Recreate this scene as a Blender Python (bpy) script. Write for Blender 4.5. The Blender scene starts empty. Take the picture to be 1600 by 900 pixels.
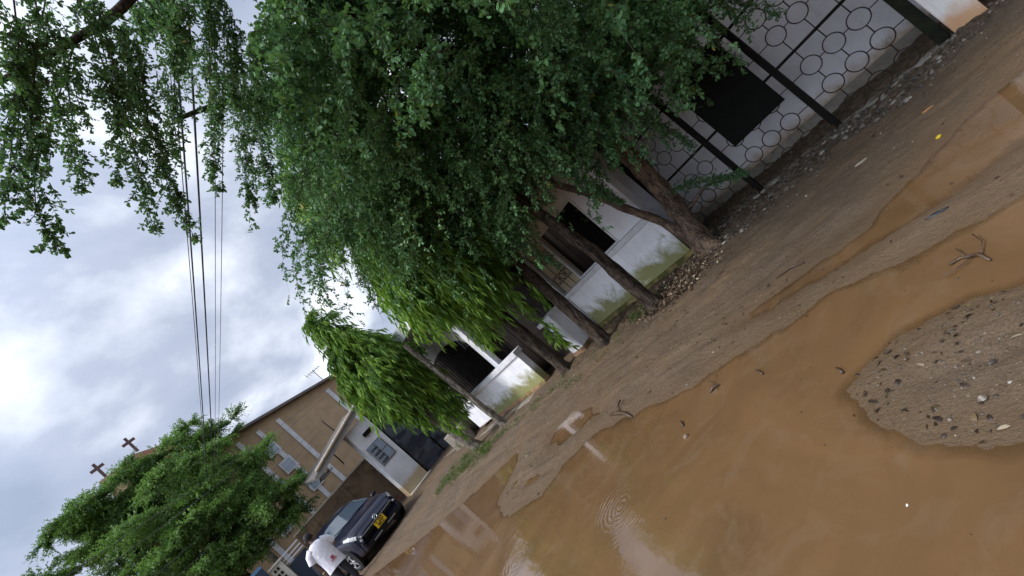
import bpy, math, random
import numpy as np
from mathutils import Vector, Matrix
SC = bpy.context.scene
COL = SC.collection
R = math.radians
rng = np.random.default_rng(7)
random.seed(7)

# ---------------------------------------------------------------- camera
cam_d = bpy.data.cameras.new('camera')
cam = bpy.data.objects.new('camera', cam_d)
COL.objects.link(cam)
SC.camera = cam
yaw, pitch, roll = R(40.9), R(1.8), R(-49.2)
fw = Vector((math.sin(yaw)*math.cos(pitch), math.cos(yaw)*math.cos(pitch), math.sin(pitch)))
rt = Vector((math.cos(yaw), -math.sin(yaw), 0))
up = rt.cross(fw)
r2 = rt*math.cos(roll)+up*math.sin(roll)
u2 = -rt*math.sin(roll)+up*math.cos(roll)
m = Matrix((r2, u2, -fw)).transposed().to_4x4()
m.translation = Vector((0, 0, 1.5))
cam.matrix_world = m
cam_d.sensor_width = 36
cam_d.lens = 36*700/1600
cam_d.clip_start = 0.05
cam_d.clip_end = 2000

# ---------------------------------------------------------------- sky, sun, exposure
SUN_AZ, SUN_EL = R(-75), R(52)       # azimuth from +Y towards +X
sdir = Vector((math.sin(SUN_AZ)*math.cos(SUN_EL), math.cos(SUN_AZ)*math.cos(SUN_EL), math.sin(SUN_EL)))
world = bpy.data.worlds.new('World')
SC.world = world
world.use_nodes = True
wt = world.node_tree
wt.nodes.clear()


class NT:
    """small helper round a node tree"""
    def __init__(s, t): s.t = t
    def n(s, typ, **kw):
        nd = s.t.nodes.new(typ)
        for k, v in kw.items():
            if k == 'inp':
                for a, b in v.items():
                    if isinstance(b, bpy.types.NodeSocket): s.t.links.new(b, nd.inputs[a])
                    else: nd.inputs[a].default_value = b
            else: setattr(nd, k, v)
        return nd
    def link(s, a, b): s.t.links.new(a, b)
    def math(s, op, a, b=0.0, c=None):
        i = {0: a, 1: b}
        if c is not None: i[2] = c
        return s.n('ShaderNodeMath', operation=op, inp=i).outputs[0]
    def mix(s, f, a, b, typ='MIX'):
        nd = s.t.nodes.new('ShaderNodeMix')
        nd.data_type = 'RGBA'; nd.blend_type = typ
        for k, v in ((0, f), (6, a), (7, b)):
            if isinstance(v, bpy.types.NodeSocket): s.t.links.new(v, nd.inputs[k])
            elif k == 0: nd.inputs[k].default_value = v
            else: nd.inputs[k].default_value = (*v, 1) if len(v) == 3 else v
        return nd.outputs[2]
    def ramp(s, f, stops):
        nd = s.t.nodes.new('ShaderNodeValToRGB')
        e = nd.color_ramp.elements
        while len(e) < len(stops): e.new(0.5)
        for k, (p, c) in enumerate(stops):
            e[k].position = p
            e[k].color = (c, c, c, 1) if not isinstance(c, tuple) else (*c, 1)
        s.t.links.new(f, nd.inputs[0])
        return nd.outputs[0]
    def noise(s, vec, scale, detail=4, rough=.55, dist=0.0):
        nd = s.n('ShaderNodeTexNoise', inp={'Scale': scale, 'Detail': detail, 'Roughness': rough, 'Distortion': dist})
        if vec is not None: s.t.links.new(vec, nd.inputs['Vector'])
        return nd.outputs['Fac']


w = NT(wt)
tc = w.n('ShaderNodeTexCoord')
sky = w.n('ShaderNodeTexSky', sky_type='NISHITA', sun_disc=False, sun_elevation=SUN_EL, sun_rotation=SUN_AZ, air_density=1.0, dust_density=2.0, ozone_density=1.5)
sep = w.n('ShaderNodeSeparateXYZ', inp={0: tc.outputs['Generated']})
den = w.math('ADD', w.math('MAXIMUM', sep.outputs[2], 0.0), 0.5)
pl = w.n('ShaderNodeCombineXYZ', inp={0: w.math('DIVIDE', sep.outputs[0], den), 1: w.math('DIVIDE', sep.outputs[1], den), 2: 3.7})
n1 = w.noise(pl.outputs[0], 1.1, 8, .5, .3)
n2 = w.noise(pl.outputs[0], 2.7, 9, .52, .15)
cover = w.ramp(n1, [(.28, 0.55), (.44, 1.0)])
shade = w.ramp(w.math('ADD', w.math('MULTIPLY', n2, .75), w.math('MULTIPLY', n1, .25)), [(.40, (2.8, 3.35, 4.5)), (.50, (3.9, 4.4, 5.6)), (.56, (5.8, 6.3, 7.3)), (.64, (10.0, 10.2, 11.0))])
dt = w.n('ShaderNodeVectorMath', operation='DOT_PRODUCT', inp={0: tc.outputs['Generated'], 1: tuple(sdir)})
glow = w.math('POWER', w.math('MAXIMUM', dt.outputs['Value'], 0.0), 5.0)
gl = w.math('ADD', 1.0, w.math('MULTIPLY', glow, 4.0))  # clouds brightened round the unseen sun to throw more light on the scene
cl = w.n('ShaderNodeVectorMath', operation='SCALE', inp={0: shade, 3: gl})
skyc = w.n('ShaderNodeVectorMath', operation='SCALE', inp={0: sky.outputs[0], 3: 1.0})
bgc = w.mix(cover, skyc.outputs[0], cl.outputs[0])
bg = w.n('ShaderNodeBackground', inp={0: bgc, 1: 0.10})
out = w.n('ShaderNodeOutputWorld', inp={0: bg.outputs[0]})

sun_d = bpy.data.lights.new('sun', 'SUN')
sun_d.energy = 2.4
sun_d.angle = R(14)
sun_d.color = (1, .96, .9)
sun = bpy.data.objects.new('sun', sun_d)
COL.objects.link(sun)
sun.rotation_euler = sdir.to_track_quat('Z', 'Y').to_euler()
SC.view_settings.view_transform = 'Standard'
SC.view_settings.look = 'None'
SC.view_settings.gamma = 1
SC.view_settings.exposure = 0.46
SC.cycles.max_bounces = 8
SC.cycles.diffuse_bounces = 4
SC.cycles.transparent_max_bounces = 6
SC.cycles.caustics_reflective = False
SC.cycles.caustics_refractive = False

# ---------------------------------------------------------------- materials
M = {}


def mat(name, col=(.5, .5, .5), rough=.7, metal=0.0, spec=.5, fn=None):
    m = bpy.data.materials.new(name)
    m.use_nodes = True
    t = NT(m.node_tree)
    b = m.node_tree.nodes['Principled BSDF']
    b.inputs['Base Color'].default_value = (*col, 1)
    b.inputs['Roughness'].default_value = rough
    b.inputs['Metallic'].default_value = metal
    b.inputs['Specular IOR Level'].default_value = spec
    if fn: fn(t, b)
    M[name] = m
    return m


def mottled(c1, c2, scale=6, bump=.3, bscale=60, rough=(.6, .9), bd=.01, c3=None, c3lo=.58, c3hi=.7, c3scale=3):
    def f(t, b):
        co = t.n('ShaderNodeNewGeometry').outputs['Position']
        a = t.noise(co, scale, 6, .6)
        c = t.mix(t.ramp(a, [(.35, 0.0), (.65, 1.0)]), c1, c2)
        if c3:
            c = t.mix(t.ramp(t.noise(co, c3scale, 7, .65, .6), [(c3lo, 0.0), (c3hi, 1.0)]), c, c3)
        t.link(c, b.inputs['Base Color'])
        t.link(t.math('ADD', rough[0], t.math('MULTIPLY', a, rough[1]-rough[0])), b.inputs['Roughness'])
        h = t.noise(co, bscale, 5, .6)
        t.link(t.n('ShaderNodeBump', inp={'Strength': bump, 'Distance': bd, 'Height': h}).outputs[0], b.inputs['Normal'])
    return f


def plaster(base, zmoss=.55, moss=(.16, .17, .03), low=(.42, .25, .12), moss_amt=.5, lowz=.12, seed=0.0, spots=True):
    """painted plaster: splash stains low down, moss patches with a shape of their own, flaked specks"""
    def f(t, b):
        co = t.n('ShaderNodeNewGeometry').outputs['Position']
        co2 = t.n('ShaderNodeVectorMath', operation='ADD', inp={0: co, 1: (seed, seed*2, 0)}).outputs[0]
        z = t.n('ShaderNodeSeparateXYZ', inp={0: co}).outputs[2]
        dirt = t.noise(co2, 2.2, 6, .6, .3)
        c = t.mix(t.ramp(dirt, [(.4, 0.0), (.75, 1.0)]), base, tuple(x*.78 for x in base))
        # vertical rain streaks
        mp = t.n('ShaderNodeMapping', inp={0: co2, 3: (9, 9, .7)}).outputs[0]
        st = t.ramp(t.noise(mp, 1.5, 5, .6), [(.55, 0.0), (.8, .45)])
        c = t.mix(st, c, tuple(x*.55 for x in base))
        # splash zone
        e = t.math('ADD', z, t.math('MULTIPLY', t.math('SUBTRACT', t.noise(co2, 7, 5, .6), .5), .28))
        lo = t.ramp(e, [(max(0, lowz-.06), 1.0), (min(1, lowz+.1), 0.0)])
        c = t.mix(t.math('MULTIPLY', lo, .8), c, low)
        # moss
        mz = t.math('ADD', t.math('MULTIPLY', t.math('SUBTRACT', zmoss, z), .9), t.math('SUBTRACT', t.noise(co2, 3.2, 7, .7, .5), .55))
        mo = t.ramp(mz, [(.16, 0.0), (.42, 1.0)])
        c = t.mix(t.math('MULTIPLY', mo, moss_amt), c, t.mix(t.noise(co2, 40, 3), moss, (moss[0]*.45, moss[1]*.5, moss[2])))
        if spots:
            v = t.n('ShaderNodeTexVoronoi', inp={'Vector': co2, 'Scale': 26.0, 'Randomness': 1.0}).outputs['Distance']
            v2 = t.math('MULTIPLY', t.ramp(v, [(.10, 1.0), (.17, 0.0)]), t.ramp(t.noise(co2, 3.0, 3), [(.42, 0.0), (.6, 1.0)]))
            c = t.mix(t.math('MULTIPLY', v2, .8), c, (.07, .08, .07))
        t.link(c, b.inputs['Base Color'])
        t.link(t.n('ShaderNodeBump', inp={'Strength': .35, 'Distance': .006, 'Height': t.noise(co, 45, 5, .65)}).outputs[0], b.inputs['Normal'])
    return f


mat('white_plaster', rough=.85, spec=.2, fn=plaster((.86, .86, .88), .76, moss=(.27, .25, .03), moss_amt=.9, lowz=.06))
mat('white_plaster_clean', rough=.85, spec=.2, fn=plaster((.82, .82, .85), .0, moss_amt=.2, lowz=.06, seed=4))
mat('lilac_plaster', rough=.85, spec=.2, fn=plaster((.80, .78, .79), .46, moss=(.09, .10, .03), low=(.34, .22, .10), moss_amt=.9, lowz=.24, seed=9, spots=False))
mat('hut_plaster', rough=.85, spec=.2, fn=plaster((.78, .78, .78), .0, low=(.50, .34, .15), moss_amt=.1, lowz=.42, seed=12, spots=False))
mat('pier_plaster', rough=.85, spec=.2, fn=plaster((.72, .70, .66), .0, low=(.50, .24, .07), moss_amt=.1, lowz=.2, seed=15, spots=False))
mat('cap_white', rough=.7, spec=.3, fn=mottled((.72, .72, .74), (.55, .55, .56), 5, .2, 50, c3=(.2, .2, .17), c3lo=.64, c3hi=.78, c3scale=9))
mat('plinth_red', rough=.9, spec=.2, fn=mottled((.24, .12, .07), (.34, .22, .13), 8, .4, 50, c3=(.14, .12, .04), c3lo=.5, c3hi=.6))
mat('plinth_moss', rough=.9, spec=.2, fn=mottled((.17, .12, .05), (.27, .21, .08), 8, .4, 50, c3=(.07, .07, .02), c3lo=.45, c3hi=.6))
mat('kerb_concrete', rough=.9, spec=.2, fn=mottled((.27, .24, .20), (.17, .15, .12), 5, .5, 50, c3=(.09, .09, .05), c3lo=.55, c3hi=.65))
mat('beige_wall', rough=.85, spec=.2, fn=mottled((.50, .42, .30), (.42, .35, .25), 3, .2, 50))
mat('tan_wall', rough=.9, spec=.15, fn=plaster((.47, .34, .21), .0, low=(.25, .18, .11), moss_amt=.0, lowz=.4, seed=31, spots=False))
mat('brown_wall', rough=.95, spec=.1, fn=mottled((.24, .165, .10), (.16, .11, .07), 1.6, .4, 20, c3=(.07, .05, .035), c3lo=.52, c3hi=.68, c3scale=1.3))
mat('grey_wall', rough=.9, spec=.15, fn=mottled((.33, .31, .29), (.24, .23, .21), 3, .3, 30))
mat('dark_paint', (.018, .018, .02), .7, spec=.1, fn=mottled((.004, .004, .004), (.014, .010, .008), 14, .2, 80, (.5, .75)))
mat('mossy_black', (.02, .02, .02), .8, spec=.15, fn=mottled((.005, .005, .005), (.016, .02, .009), 10, .8, 60, (.7, .95)))
mat('ring_iron', (.03, .026, .024), .6, spec=.2, fn=mottled((.010, .009, .009), (.06, .03, .016), 20, .2, 90, (.4, .8)))
mat('dark_interior', (.016, .013, .011), .9)
mat('dark_wood_and_shade', (.05, .035, .028), .7, spec=.2, fn=mottled((.026, .018, .015), (.014, .011, .010), 4, .3, 30))  # brown of the gate leaves; on the porch walls its darkness is painted shade
mat('black_sheet', (.01, .01, .01), .75, spec=.12, fn=mottled((.004, .005, .004), (.009, .011, .009), 9, .3, 120, (.6, .95)))
mat('roof_sheet', (.16, .15, .15), .6, metal=.3, fn=mottled((.13, .12, .12), (.22, .19, .17), 2, .2, 20, c3=(.16, .08, .04), c3lo=.58, c3hi=.7))
mat('awning_sheet', (.16, .15, .14), .8, spec=.15, fn=mottled((.15, .14, .13), (.10, .09, .08), 3, .2, 30, c3=(.17, .11, .07), c3lo=.55, c3hi=.7))
mat('fascia_white', (.75, .75, .77), .6)
mat('pipe_cream', (.5, .44, .36), .6, spec=.2, fn=mottled((.46, .40, .31), (.34, .28, .2), 6, .1, 50, (.4, .6)))
mat('glass_pale', (.30, .36, .42), .08, spec=.8)
mat('glass_dark', (.05, .07, .09), .05, spec=.8)
mat('metal_grey', (.35, .36, .38), .4, metal=.7)
mat('chrome', (.75, .75, .78), .15, metal=1)
mat('cable_black', (.012, .012, .014), .6)
mat('cable_grey', (.10, .10, .11), .6)
mat('cream_paint', (.62, .60, .50), .7, fn=mottled((.62, .6, .5), (.5, .48, .4), 4, .2, 40))
mat('blue_paint', (.10, .24, .42), .5)
mat('navy_paint', (.02, .035, .06), .5)
mat('red_roof', (.42, .19, .12), .8, fn=mottled((.42, .2, .13), (.32, .15, .1), 3, .3, 20))
mat('cross_brown', (.11, .06, .05), .7)
mat('wet_wood', (.05, .03, .018), .35, fn=mottled((.045, .028, .018), (.09, .055, .03), 30, .5, 90, (.25, .5)))
mat('yellow_plastic', (.5, .36, .02), .45)
mat('orange_plastic', (.55, .20, .04), .5, fn=mottled((.34, .15, .04), (.2, .1, .04), 30, .3, 60, (.4, .7)))
mat('clear_scrap', (.26, .22, .17), .3)
mat('white_scrap', (.78, .78, .74), .5)
mat('black_rag', (.012, .012, .014), .6)
mat('stone_brown', (.2, .14, .1), .7)
mat('tyre_rubber', (.015, .015, .016), .75)
mat('rim_alloy', (.62, .63, .65), .25, metal=.9)
mat('black_plastic', (.006, .006, .008), .4, spec=.3)
mat('plate_yellow', (.78, .50, .02), .45)
mat('lamp_glass', (.55, .56, .54), .12, spec=.8)
mat('skin', (.09, .045, .028), .5)
mat('shirt_white', (.78, .78, .84), .85, fn=mottled((.8, .8, .86), (.72, .72, .8), 12, .6, 14, (.8, .9), .03))
mat('shirt_print', (.35, .03, .06), .7)
mat('trouser_dark', (.015, .016, .022), .85)
mat('hair_black', (.01, .008, .008), .8)
mat('gold', (.7, .5, .2), .3, metal=1)
mat('brick_red', (.26, .12, .08), .9, fn=mottled((.28, .13, .09), (.18, .1, .07), 12, .4, 60))


def f_carpaint(t, b):
    b.inputs['Coat Weight'].default_value = .45
    b.inputs['Coat Roughness'].default_value = .04
    co = t.n('ShaderNodeNewGeometry').outputs['Position']
    z = t.n('ShaderNodeSeparateXYZ', inp={0: co}).outputs[2]
    d = t.ramp(t.math('ADD', z, t.math('MULTIPLY', t.noise(co, 9, 6, .7), .35)), [(.40, .45), (.56, 0.0)])
    t.link(t.mix(d, (.004, .005, .018), (.11, .08, .055)), b.inputs['Base Color'])
    t.link(t.math('SUBTRACT', .45, t.math('MULTIPLY', d, .4)), b.inputs['Coat Weight'])
mat('car_paint', (.004, .005, .018), .3, metal=.0, spec=.3, fn=f_carpaint)


def f_camo(t, b):
    co = t.n('ShaderNodeNewGeometry').outputs['Position']
    mp = t.n('ShaderNodeMapping', inp={0: co, 3: (1.0, 1.0, 2.4)}).outputs[0]
    v = t.n('ShaderNodeTexVoronoi', feature='F1', distance='CHEBYCHEV', inp={'Vector': mp, 'Scale': 2.3}).outputs['Color']
    s = t.n('ShaderNodeSeparateColor', inp={0: v}).outputs[0]
    t.link(t.ramp(s, [(.0, (.025, .03, .04)), (.45, (.04, .045, .055)), (.6, (.09, .10, .12)), (.9, (.05, .055, .065))]), b.inputs['Base Color'])
mat('camo_gate', (.04, .05, .06), .5, fn=f_camo)


def f_bark(c1, c2, sc=1.0):
    def f(t, b):
        co = t.n('ShaderNodeNewGeometry').outputs['Position']
        mp = t.n('ShaderNodeMapping', inp={0: co, 3: (14*sc, 14*sc, 3.5*sc)}).outputs[0]
        a = t.noise(mp, 1.6, 8, .7, 1.2)
        c = t.mix(t.ramp(a, [(.38, 0.0), (.58, 1.0)]), c1, c2)
        c = t.mix(t.ramp(t.noise(co, 9, 6, .7), [(.5, 0.0), (.62, .7)]), c, (c1[0]*.5, c1[1]*.5, c1[2]*.5))
        c = t.mix(t.ramp(t.noise(co, 5, 4), [(.55, 0.0), (.7, .6)]), c, (c2[0]*1.3, c2[1]*1.25, c2[2]*1.1))
        t.link(c, b.inputs['Base Color'])
        v = t.n('ShaderNodeTexVoronoi', feature='DISTANCE_TO_EDGE', inp={'Vector': mp, 'Scale': 1.6}).outputs['Distance']
        h = t.math('ADD', a, t.math('MULTIPLY', t.math('MINIMUM', v, .25), 1.6))
        t.link(t.n('ShaderNodeBump', inp={'Strength': 1.0, 'Distance': .03, 'Height': h}).outputs[0], b.inputs['Normal'])
    return f
mat('bark_brown', rough=.9, spec=.15, fn=f_bark((.05, .034, .025), (.22, .155, .11)))
mat('bark_dark', rough=.9, spec=.15, fn=f_bark((.018, .013, .010), (.095, .072, .055)))
mat('bark_pale', rough=.9, spec=.15, fn=f_bark((.07, .058, .045), (.27, .235, .19)))
mat('twig_bark', (.05, .042, .025), .9)


def f_leaf(dark, light, trans=.35, tip=None):
    def f(t, b):
        at = t.n('ShaderNodeAttribute', attribute_name='v').outputs['Fac']
        stops = [(0.0, dark), (.8, light)]
        if tip: stops += [(.95, light), (1.0, tip)]
        c = t.ramp(at, stops)
        t.link(c, b.inputs['Base Color'])
        b.inputs['Roughness'].default_value = .5
        b.inputs['Specular IOR Level'].default_value = .28
        tr = t.n('ShaderNodeBsdfTranslucent', inp={0: t.mix(.5, c, (.14, .26, .02))})
        mx = t.n('ShaderNodeMixShader', inp={0: trans, 1: b.outputs[0], 2: tr.outputs[0]})
        o = [n for n in t.t.nodes if n.type == 'OUTPUT_MATERIAL'][0]
        t.link(mx.outputs[0], o.inputs[0])
    return f
mat('leaf_small', fn=f_leaf((.026, .082, .034), (.155, .33, .13), .30, (.34, .30, .06)))
mat('leaf_long', fn=f_leaf((.045, .12, .02), (.23, .40, .05), .40, (.42, .32, .06)))
mat('leaf_feather', fn=f_leaf((.045, .11, .035), (.20, .36, .08), .38))
mat('grass_blade', fn=f_leaf((.035, .065, .015), (.12, .16, .045), .3))


def f_litter(t, b):
    at = t.n('ShaderNodeAttribute', attribute_name='v').outputs['Fac']
    t.link(t.ramp(at, [(0.0, (.03, .018, .012)), (.5, (.10, .06, .035)), (.85, (.24, .16, .09)), (.97, (.5, .42, .3))]), b.inputs['Base Color'])
mat('dead_leaf', rough=.55, fn=f_litter)


def f_wetleaf(t, b):
    at = t.n('ShaderNodeAttribute', attribute_name='v').outputs['Fac']
    t.link(t.ramp(at, [(0.0, (.018, .012, .008)), (.7, (.05, .032, .018)), (.93, (.11, .075, .035)), (1.0, (.3, .25, .17))]), b.inputs['Base Color'])
mat('wet_leaf', rough=.4, fn=f_wetleaf)


def f_stone(t, b):
    at = t.n('ShaderNodeAttribute', attribute_name='v').outputs['Fac']
    co = t.n('ShaderNodeNewGeometry').outputs['Position']
    c = t.ramp(at, [(0.0, (.028, .024, .02)), (.45, (.08, .065, .05)), (.8, (.17, .14, .11)), (.98, (.42, .38, .32))])
    t.link(t.mix(t.noise(co, 60, 4), c, (.06, .045, .03)), b.inputs['Base Color'])
    t.link(t.n('ShaderNodeBump', inp={'Strength': .5, 'Distance': .01, 'Height': t.noise(co, 70, 4)}).outputs[0], b.inputs['Normal'])
mat('stone_mix', rough=.6, fn=f_stone)


def f_mud(t, b):
    co = t.n('ShaderNodeNewGeometry').outputs['Position']
    wet = t.n('ShaderNodeAttribute', attribute_name='wet').outputs['Fac']      # 1 at the water's edge
    rub = t.n('ShaderNodeAttribute', attribute_name='rub').outputs['Fac']      # 1 in the soil strip along the fence
    a = t.noise(co, 1.7, 8, .65, .4)
    c = t.mix(t.ramp(a, [(.35, 0.0), (.68, 1.0)]), (.122, .088, .058), (.170, .124, .084))
    g = t.noise(co, 90, 5, .7)
    c = t.mix(t.ramp(g, [(.42, .85), (.56, 0.0)]), c, (.08, .058, .040))
    v = t.n('ShaderNodeTexVoronoi', inp={'Vector': co, 'Scale': 75.0}).outputs
    sp = t.math('MULTIPLY', t.ramp(v['Distance'], [(.16, 1.0), (.3, 0.0)]), t.ramp(t.noise(co, 22, 3), [(.5, 0.0), (.6, 1.0)]))
    sc = t.n('ShaderNodeSeparateColor', inp={0: v['Color']}).outputs[0]
    c = t.mix(sp, c, t.ramp(sc, [(0.0, (.04, .03, .022)), (.65, (.13, .1, .07)), (.9, (.45, .4, .33))]))
    pt = t.noise(co, 2.6, 7, .7, 1.2)
    c = t.mix(t.ramp(pt, [(.50, 0.0), (.66, .75)]), c, (.085, .060, .040))
    c = t.mix(t.ramp(t.noise(co, 1.1, 5, .6, .8), [(.48, 0.0), (.66, .7)]), c, (.155, .102, .058))
    # grit lying along the wheel direction
    mp = t.n('ShaderNodeMapping', inp={0: co, 3: (24, 8, 20)}).outputs[0]
    c = t.mix(t.ramp(t.noise(mp, 1.0, 5, .7), [(.58, 0.0), (.70, .7)]), c, (.075, .055, .04))
    c = t.mix(t.math('MULTIPLY', wet, .8), c, (.115, .074, .040))
    c = t.mix(rub, c, t.mix(t.ramp(t.noise(co, 14, 6, .7), [(.4, 0.0), (.6, 1.0)]), (.045, .033, .021), (.125, .09, .058)))
    t.link(c, b.inputs['Base Color'])
    t.link(t.math('SUBTRACT', .88, t.math('MULTIPLY', wet, .42)), b.inputs['Roughness'])
    h = t.math('ADD', t.math('MULTIPLY', g, .5), t.math('ADD', t.math('MULTIPLY', t.noise(mp, 1.0, 5, .7), .6), t.math('MULTIPLY', t.noise(co, 25, 5, .6), .8)))
    t.link(t.n('ShaderNodeBump', inp={'Strength': .7, 'Distance': .03, 'Height': h}).outputs[0], b.inputs['Normal'])
mat('mud', rough=.9, spec=.15, fn=f_mud)

RIPPLES = [(1.62, 2.88, 1.0, .42), (1.50, 2.38, .5, .16), (1.30, 4.25, .6, .3)]


def f_water(t, b):
    co = t.n('ShaderNodeNewGeometry').outputs['Position']
    c = t.mix(t.ramp(t.noise(co, .7, 7, .6, 2.2), [(.32, 0.0), (.68, 1.0)]), (.156, .087, .039), (.108, .062, .029))
    c = t.mix(t.ramp(t.noise(co, 3.0, 6, .65, 1.5), [(.5, 0.0), (.72, .5)]), c, (.165, .112, .066))
    t.link(c, b.inputs['Base Color'])
    b.inputs['Roughness'].default_value = .02
    b.inputs['IOR'].default_value = 1.7
    h = t.math('ADD', t.math('MULTIPLY', t.noise(co, 9, 3, .5), .22), t.math('MULTIPLY', t.noise(co, 34, 3, .5, 1.0), .05))
    s = t.n('ShaderNodeSeparateXYZ', inp={0: co})
    for (x, y, amp, rad) in RIPPLES:
        dx = t.math('SUBTRACT', s.outputs[0], x); dy = t.math('SUBTRACT', s.outputs[1], y)
        d = t.math('SQRT', t.math('ADD', t.math('MULTIPLY', dx, dx), t.math('MULTIPLY', dy, dy)))
        d = t.math('ADD', d, t.math('MULTIPLY', t.math('SUBTRACT', t.noise(co, 5, 4, .6), .5), .09))
        fall = t.math('MAXIMUM', t.math('SUBTRACT', 1.0, t.math('DIVIDE', d, rad)), 0.0)
        h = t.math('ADD', h, t.math('MULTIPLY', t.math('MULTIPLY', t.math('SINE', t.math('MULTIPLY', d, 150.0)), fall), .10*amp))
    bn = t.n('ShaderNodeBump', inp={'Strength': .35, 'Distance': .012, 'Height': h}).outputs[0]
    t.link(bn, b.inputs['Normal'])
    dp = t.n('ShaderNodeAttribute', attribute_name='depth').outputs['Fac']
    fac = t.ramp(t.math('MULTIPLY', dp, 40.0), [(0.0, .55), (.3, .98)])
    fr = t.n('ShaderNodeFresnel', inp={0: 1.7, 1: bn})
    film = t.n('ShaderNodeMixShader', inp={0: fr.outputs[0], 1: t.n('ShaderNodeBsdfTransparent', inp={0: (.97, .9, .8, 1)}).outputs[0], 2: t.n('ShaderNodeBsdfGlossy', inp={'Roughness': .02, 'Normal': bn}).outputs[0]})
    mx = t.n('ShaderNodeMixShader', inp={0: fac, 1: film.outputs[0], 2: b.outputs[0]})
    o = [n for n in t.t.nodes if n.type == 'OUTPUT_MATERIAL'][0]
    t.link(mx.outputs[0], o.inputs[0])
mat('muddy_water', rough=.02, fn=f_water)


# ---------------------------------------------------------------- mesh helpers
def tag(o, label=None, cat=None, group=None, kind=None):
    if label: o['label'] = label
    if cat: o['category'] = cat
    if group: o['group'] = group
    if kind: o['kind'] = kind
    return o


def empty(name, loc=(0, 0, 0), rz=0.0):
    o = bpy.data.objects.new(name, None)
    o.empty_display_size = .2
    COL.objects.link(o)
    o.location = loc
    o.rotation_euler = (0, 0, rz)
    return o


class MB:
    def __init__(s): s.v = []; s.f = []
    def quadbox(s, lo, hi):
        x0, y0, z0 = lo; x1, y1, z1 = hi
        n = len(s.v)
        s.v += [(x0, y0, z0), (x1, y0, z0), (x1, y1, z0), (x0, y1, z0), (x0, y0, z1), (x1, y0, z1), (x1, y1, z1), (x0, y1, z1)]
        s.f += [tuple(n+i for i in q) for q in ((0, 3, 2, 1), (4, 5, 6, 7), (0, 1, 5, 4), (1, 2, 6, 5), (2, 3, 7, 6), (3, 0, 4, 7))]
        return s
    def hexa(s, p):        # eight corners: bottom four, top four
        n = len(s.v); s.v += [tuple(q) for q in p]
        s.f += [tuple(n+i for i in q) for q in ((0, 3, 2, 1), (4, 5, 6, 7), (0, 1, 5, 4), (1, 2, 6, 5), (2, 3, 7, 6), (3, 0, 4, 7))]
        return s
    def tube(s, pts, rad, n=10, cap=True, jitter=0.0, rs=None):
        pts = [Vector(p) for p in pts]
        if not hasattr(rad, '__len__'): rad = [rad]*len(pts)
        k0 = len(s.v)
        prev = None
        for i, p in enumerate(pts):
            t = (pts[min(i+1, len(pts)-1)]-pts[max(i-1, 0)]).normalized()
            if prev is None:
                a = Vector((0, 0, 1)) if abs(t.z) < .9 else Vector((1, 0, 0))
                u = t.cross(a).normalized()
            else:
                u = (prev-t*prev.dot(t)).normalized()
            prev = u
            v = t.cross(u)
            for k in range(n):
                a = 2*math.pi*k/n
                r = rad[i]*(1+jitter*(random.random()-.5)*2)
                s.v.append(tuple(p+u*math.cos(a)*r+v*math.sin(a)*r))
        for i in range(len(pts)-1):
            for k in range(n):
                a = k0+i*n+k; b = k0+i*n+(k+1) % n
                s.f.append((a, b, b+n, a+n))
        if cap:
            s.f.append(tuple(k0+k for k in range(n))[::-1])
            s.f.append(tuple(k0+(len(pts)-1)*n+k for k in range(n)))
        return s
    def ring(s, c, r, t, axis='x', n=22, m=6):
        c = Vector(c); k0 = len(s.v)
        for i in range(n):
            a = 2*math.pi*i/n
            if axis == 'x': e = Vector((0, math.cos(a), math.sin(a))); o = Vector((1, 0, 0))
            elif axis == 'y': e = Vector((math.cos(a), 0, math.sin(a))); o = Vector((0, 1, 0))
            else: e = Vector((math.cos(a), math.sin(a), 0)); o = Vector((0, 0, 1))
            for j in range(m):
                b = 2*math.pi*j/m
                s.v.append(tuple(c+e*(r+t*math.cos(b))+o*(t*math.sin(b))))
        for i in range(n):
            for j in range(m):
                s.f.append((k0+i*m+j, k0+((i+1) % n)*m+j, k0+((i+1) % n)*m+(j+1) % m, k0+i*m+(j+1) % m))
        return s
    def disc(s, c, r, th, axis='x', n=24):
        c = Vector(c)
        o = {'x': Vector((1, 0, 0)), 'y': Vector((0, 1, 0)), 'z': Vector((0, 0, 1))}[axis]
        return s.tube([c-o*th/2, c+o*th/2], r, n)
    def grid(s, P):        # P: list of rows of points
        k0 = len(s.v); h = len(P); wd = len(P[0])
        for r in P: s.v += [tuple(q) for q in r]
        for i in range(h-1):
            for j in range(wd-1):
                a = k0+i*wd+j
                s.f.append((a, a+1, a+wd+1, a+wd))
        return s
    def build(s, name, material, parent=None, smooth=False, bevel=0.0, loc=None):
        me = bpy.data.meshes.new(name)
        me.from_pydata([tuple(map(float, q)) for q in s.v], [], s.f)
        me.update()
        if smooth: me.polygons.foreach_set('use_smooth', [True]*len(me.polygons))
        o = bpy.data.objects.new(name, me)
        me.materials.append(M[material] if isinstance(material, str) else material)
        COL.objects.link(o)
        if parent is not None: o.parent = parent
        if loc: o.location = loc
        if bevel:
            bv = o.modifiers.new('bevel', 'BEVEL'); bv.width = bevel; bv.segments = 2; bv.limit_method = 'ANGLE'
        return o


def box(lo, hi): return MB().quadbox(lo, hi)


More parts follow.
